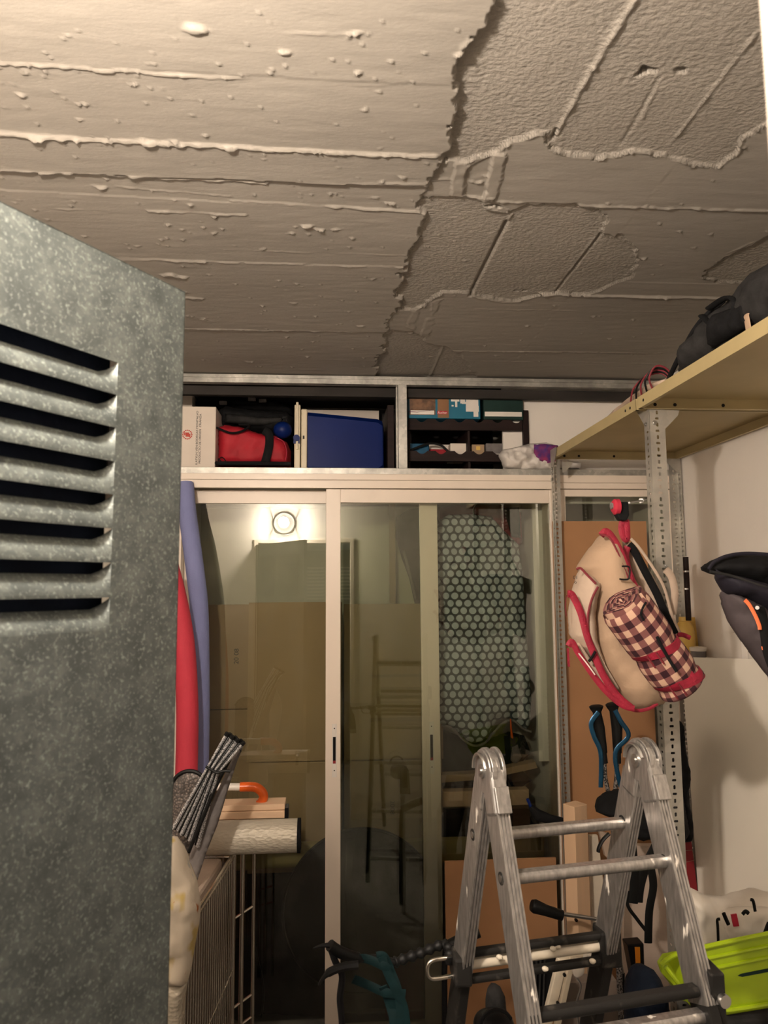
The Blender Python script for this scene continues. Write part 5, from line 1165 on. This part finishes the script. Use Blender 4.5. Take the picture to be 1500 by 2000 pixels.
for pts, r_ in (([(1232, 1640), (1236, 1680), (1240, 1720), (1236, 1764)], .018), ([(1285, 1645), (1262, 1690), (1250, 1730), (1246, 1762)], .017), ([(1270, 1690), (1276, 1730), (1268, 1780), (1266, 1842)], .014), ([(1228, 1740), (1226, 1768), (1244, 1795), (1262, 1818)], .006)):
    MB().tube(spline(pp(pts, 2.50)), r_, 8, .2, up=(0, 1, 0)).build('webbing_strap', 'black_rubber', t, smooth=True)
MB().tube(spline(pp([(1190, 1628), (1178, 1640), (1170, 1655), (1168, 1664)], 2.5)), .009, 8, .6).build('handle_loop', 'black_rubber', t, smooth=True)
t = thing('beige_panel', 'dull beige panel behind the rucksack straps', 'board')
MB().prism(pp([(1226, 1652), (1312, 1652), (1316, 2200), (1200, 2200)], 2.90), (0, .03, 0)).build('panel', 'beige_fabric', t)
t = thing('tape_measure_box', 'black box with an amber label hanging on the rucksack straps', 'tool')
MB().prism(pp([(1226, 1846), (1258, 1843), (1260, 1908), (1238, 1912)], 2.475), (0, .05, 0)).build('case', 'black_plastic', t, bevel=.004)
MB().prism(pp([(1240, 1850), (1250, 1850), (1251, 1884), (1242, 1885)], 2.472), (0, .002, 0)).build('amber_label', 'amber_reflector', t)
# trekking poles
t0 = None
for k, (pts, lb) in enumerate((([(1165, 1384), (1170, 1420), (1178, 1470), (1182, 1520), (1200, 1600)], 'left one of the two trekking poles, black grip against the hardboard sheet'), ([(1197, 1380), (1205, 1420), (1206, 1470), (1204, 1520), (1196, 1600)], 'right one of the two trekking poles, its grip just under the backpack'))):
    t = thing('trekking_pole', lb, 'trekking pole', 'trekking poles leaning by the hardboard sheet'); Y = 2.72 + .03 * k
    P_ = pp(pts, Y); a, b, c_, d_, e = P_
    MB().tube([a + (a - b) * .18, a + (a - b) * .12, a, a + (b - a) * .2, b, c_], [.020, .027, .024, .016, .021, .016], 14).build('grip', 'black_rubber', t, smooth=True, auto=60)
    MB().tube([c_, c_ + (d_ - c_) * .4], [.013, .015], 12).build('lock_collar', 'black_plastic', t, smooth=True)
    dn = (e - d_).normalized(); MB().tube([c_ + (d_ - c_) * .4, d_, e, V((e.x, e.y, ZF + .02))], [.009, .0085, .008, .006], 12).build('shaft', 'pole_shaft', t, smooth=True)
    sx_ = -1 if k == 0 else 1
    MB().tube(spline([a + V((.0, -.02, -.01)), a + V((-.030 if k == 0 else .02, -.02, -.05)), b + V((-.028 if k == 0 else .036, -.02, -.03)), c_ + V((-.015, -.015, 0)), d_ + V((-.022 if k == 0 else .012, -.01, -.03))]), .009, 8, .3, up=(0, 1, 0)).build('wrist_strap', 'blue_foil', t, smooth=True)
# pine post
t = thing('pine_post', 'tall squared pine post standing behind the ladder rungs', 'post')
a = at(1100, 1578, Y=2.90); b = at(1148, 1576, Y=2.96); Rz_ = Matrix.Rotation(math.radians(30), 3, 'Z'); wpx = .075
MB().box(((a.x + b.x) / 2 + .004, 2.95, (a.z + ZF) / 2), (wpx, .06, a.z - ZF), Rz_).build('post', 'pine', t, bevel=.002)
kn = at(1126, 1798, Y=2.90); MB().cyl(kn + V((0, .0, 0)), kn + V((0, .01, 0)), .006, 12).build('knot', 'wine_wood', t)
t = thing('ivory_boards', 'two ivory painted boards leaning behind the right ladder leg', 'board')
MB().prism(pp([(1152, 1632), (1168, 1632), (1195, 1860), (1195, 2200), (1168, 2200)], 3.02), (0, .02, 0)).build('board', 'ivory_paint', t, bevel=.002)
MB().prism(pp([(1170, 1622), (1206, 1636), (1210, 1700), (1182, 1672)], 3.06), (0, .02, 0)).build('board', 'light_tan_cloth', t, bevel=.002)
# rubber grip and knob
t = thing('rubber_grip', 'black rubber handlebar grip sticking out left of the pine post', 'handlebar')
P_ = pp([(1038, 1768), (1044, 1770), (1066, 1778), (1098, 1788)], 2.80)
MB().tube(P_, [.020, .025, .020, .019], 14).build('grip', 'black_rubber', t, smooth=True, auto=50); MB().tube(pp([(1080, 1780), (1105, 1786), (1200, 1800), (1215, 1900)], 2.82), .008, 10).build('handlebar', 'steel_bolt', t, smooth=True)
MB().tube(pp([(1215, 1900), (1216, 2190)], 2.82), .010, 10).build('stem', 'black_plastic', t)
t = thing('bicycle_handlebar', 'black handlebar end with round grip behind the left leg of the ladder', 'handlebar')
MB().tube(pp([(936, 1820), (925, 1824), (905, 1832), (870, 1850)], 2.60), [.018, .019, .019, .018], 14).build('grip', 'black_rubber', t, smooth=True, auto=50)
MB().tube(pp([(870, 1850), (868, 1900), (870, 2160)], 2.60), .010, 10).build('stem', 'black_plastic', t, smooth=True)
# black rounded seat and case at the bottom
t = thing('padded_seat', 'black rounded padded seat rising beside the front left ladder leg', 'seat')
MB().pillow(pp([(952, 2060), (951, 1960), (955, 1938), (968, 1929), (980, 1934), (990, 1955), (993, 1985), (998, 2060)], 2.1), 2.12, .04, .03, .010, .005).build('pad', 'dark_grey_cloth', t, smooth=True, auto=80)
MB().blob(at(965, 2010, Y=2.02), (.055, .05, .045), e=.8).build('shell', 'black_plastic', t, smooth=True)
MB().tube(spline(pp([(940, 2000), (945, 1985), (965, 1973), (985, 1976), (998, 1990)], 1.96)), .005, 8).build('chrome_hoop', 'black_plastic', t, smooth=True)
MB().tube([at(970, 2040, Y=2.08), V((at(970, 2040, Y=2.08).x, 2.08, ZF))], .015, 10).build('seat_post', 'steel_bolt', t)
t = thing('black_speaker', 'black tool case with an amber reflector behind the front left ladder leg', 'case')
MB().prism(pp([(1026, 1868), (1088, 1862), (1082, 1900), (1062, 1990), (1058, 2100), (1026, 2100)], 2.50), (0, .10, 0)).build('case', 'black_plastic', t, bevel=.005)
MB().prism(pp([(1029, 1902), (1038, 1902), (1039, 1932), (1030, 1932)], 2.496), (0, .003, 0)).build('reflector', 'amber_reflector', t)
for x in (1048, 1056, 1064): MB().cyl(at(x, 1875, Y=2.49), at(x - 4, 1990, Y=2.49), .0035, 6).build('moulded_rib', 'dark_grey_cloth', t)
a = at(1040, 2090, Y=2.55); MB().cyl((a.x + .03, 2.55, ZF), (a.x + .03, 2.55, a.z + .02), .03, 12).build('foot', 'black_plastic', t)
# whitish folding frame
t = thing('folding_trestle', 'off-white folding metal trestle with bolt holes between the ladder legs', 'frame')
def bar2(p0, p1, Y, w_, nm='leg'):
    a, b = at(*p0, Y=Y), at(*p1, Y=Y); MB().bar(a, b, w_, .022, up=(0, -1, 0)).build(nm, 'ivory_paint', t, bevel=.003); return a, b
a, b = bar2((1098, 1872), (1062, 2020), 2.30, .030); bar2((1117, 1872), (1084, 2020), 2.285, .016); c_, d_ = bar2((1160, 1876), (1150, 2030), 2.32, .032)
MB().bar(at(1090, 1868, Y=2.30), at(1172, 1870, Y=2.32), .03, .026, up=(0, 0, 1)).build('top_bar', 'ivory_paint', t, bevel=.003); MB().bar(at(1142, 1872, Y=2.28), at(1172, 1872, Y=2.29), .02, .03, up=(0, 0, 1)).build('bracket', 'white_plastic', t, bevel=.002)
for z_ in ((1103, 1905), (1090, 1960)): p = at(*z_, Y=2.272); MB().cyl(p, p + V((0, .006, 0)), .005, 10).build('bolt_hole', 'black_plastic', t)
p = at(1128, 1890, Y=2.27); MB().blob(p, (.020, .012, .028), amp=.2, fr=40).build('hinge_lug', 'white_plastic', t, smooth=True)
MB().tube(spline(pp([(1122, 1905), (1134, 1925), (1126, 1960), (1130, 2010)], 2.27)), .003, 6).build('spring_wire', 'steel_bolt', t)
for p0 in (b, d_): MB().cyl(p0, V((p0.x, p0.y, ZF)), .011, 8).build('lower_leg', 'ivory_paint', t)
t = thing('brown_carton', 'dark cardboard box low behind the folding frame', 'box')
p = at(1100, 1960, Y=2.84); q = at(1205, 1915, Y=2.84); MB().span((p.x, 2.84, ZF), (q.x, 2.90, q.z)).build('box_body', 'taupe_panel', t, bevel=.002)
t = thing('navy_bag', 'dark navy cloth bag low beside the lime plastic shell', 'bag')
MB().pillow(pp([(1240, 1985), (1244, 1950), (1258, 1918), (1275, 1908), (1292, 1912), (1306, 1932), (1318, 1990), (1345, 2200), (1240, 2200)], 2.15), 2.2, .10, .06, .014, .03, 10, 2).build('bag_body', 'navy_cloth', t, smooth=True, auto=80)
# white shopping bag with black handles
t = thing('white_tote', 'white plastic carrier bag with black handles and a red tag under the white board', 'bag')
MB().pillow(pp([(1346, 1750), (1372, 1750), (1405, 1768), (1450, 1772), (1510, 1756), (1545, 1765), (1545, 2050), (1420, 2050), (1375, 1900), (1350, 1850), (1344, 1790)], 2.28), 2.33, .09, .05, .010, .035, 7, 4).build('bag_body', 'white_bag', t, smooth=True, auto=80)
MB().pillow(pp([(1424, 1784), (1460, 1780), (1500, 1778), (1540, 1785), (1540, 1870), (1440, 1860), (1424, 1820)], 2.22), 2.25, .03, .03, .010, .02, 9, 4).build('front_fold', 'white_bag', t, smooth=True, auto=80)
for pts, r_ in (([(1403, 1842), (1402, 1812), (1401, 1797), (1406, 1795)], .0045), ([(1413, 1783), (1418, 1795), (1423, 1806)], .006), ([(1450, 1786), (1456, 1780), (1462, 1784)], .006), ([(1466, 1757), (1471, 1760), (1475, 1780)], .005), ([(1494, 1824), (1498, 1812), (1502, 1802)], .007)):
    MB().tube(spline(pp(pts, 2.195)), r_, 8, .5, up=(0, 1, 0)).build('black_handle', 'black_rubber', t, smooth=True)
MB().prism(pp([(1428, 1787), (1439, 1785), (1444, 1809), (1433, 1810)], 2.203), (0, .004, 0)).build('red_tag', 'auchan_red', t)
# lime shell
t = thing('lime_sled', 'lime green plastic sled on its side at the lower right', 'sled')
YL = 1.92
MB().prism(pp([(1330, 1858), (1420, 1838), (1620, 1798), (1620, 1950), (1420, 1984), (1400, 1984), (1338, 1940)], YL), (0, .012, 0)).build('shell', 'lime_plastic', t, bevel=.004)
m = MB(); f0, f1 = pp([(1336, 1858), (1352, 1962)], YL), pp([(1297, 1866), (1286, 1882), (1292, 1900), (1334, 1955)], YL + .08)
m.prism([f0[0], f1[0], f1[1], f1[2], f1[3], f0[1]], (0, .012, 0)); m.build('nose', 'lime_plastic', t, bevel=.003)
for pts in ([(1290, 1884), (1312, 1868), (1336, 1860), (1420, 1840), (1620, 1800)], [(1340, 1950), (1400, 1975), (1620, 1940)], [(1300, 1888), (1340, 1940)]):
    MB().tube(spline(pp(pts, YL - .004)), .006, 8).build('moulded_rim', 'lime_plastic', t, smooth=True)
for o_ in (0, 22): MB().tube(pp([(1345, 1880 + o_), (1430, 1862 + o_), (1620, 1824 + o_)], YL - .001), .005, 8).build('moulded_ridge', 'lime_plastic', t, smooth=True)
MB().prism(pp([(1441, 1906), (1448, 1902), (1620, 1868), (1620, 1876), (1450, 1908)], YL - .001), (0, .003, 0)).build('grip_slot', 'green_dark', t)
t = thing('storage_crate', 'dark plastic crate under the lime sled', 'crate')
a = at(1412, 1986, Y=YL); b = at(1600, 1950, Y=YL)
MB().span((a.x, YL - .01, ZF), (1.56, YL + .16, a.z - .004)).build('crate_body', 'navy_cloth', t, bevel=.006)
MB().span((a.x - .006, YL - .016, a.z - .03), (1.566, YL + .166, a.z - .002)).build('crate_rim', 'dark_grey_cloth', t, bevel=.004)

# ------------------------------------------------------------------ set every thing's origin at its base
bpy.context.view_layer.update()
for o in list(bpy.data.objects):
    if o.parent is None and o.type in ('EMPTY', 'MESH') and not o.get('done') and o.name != 'ceiling' and (o.type == 'MESH' or kids(o)): finish(o)
for o in bpy.data.objects:
    if 'done' in o: del o['done']
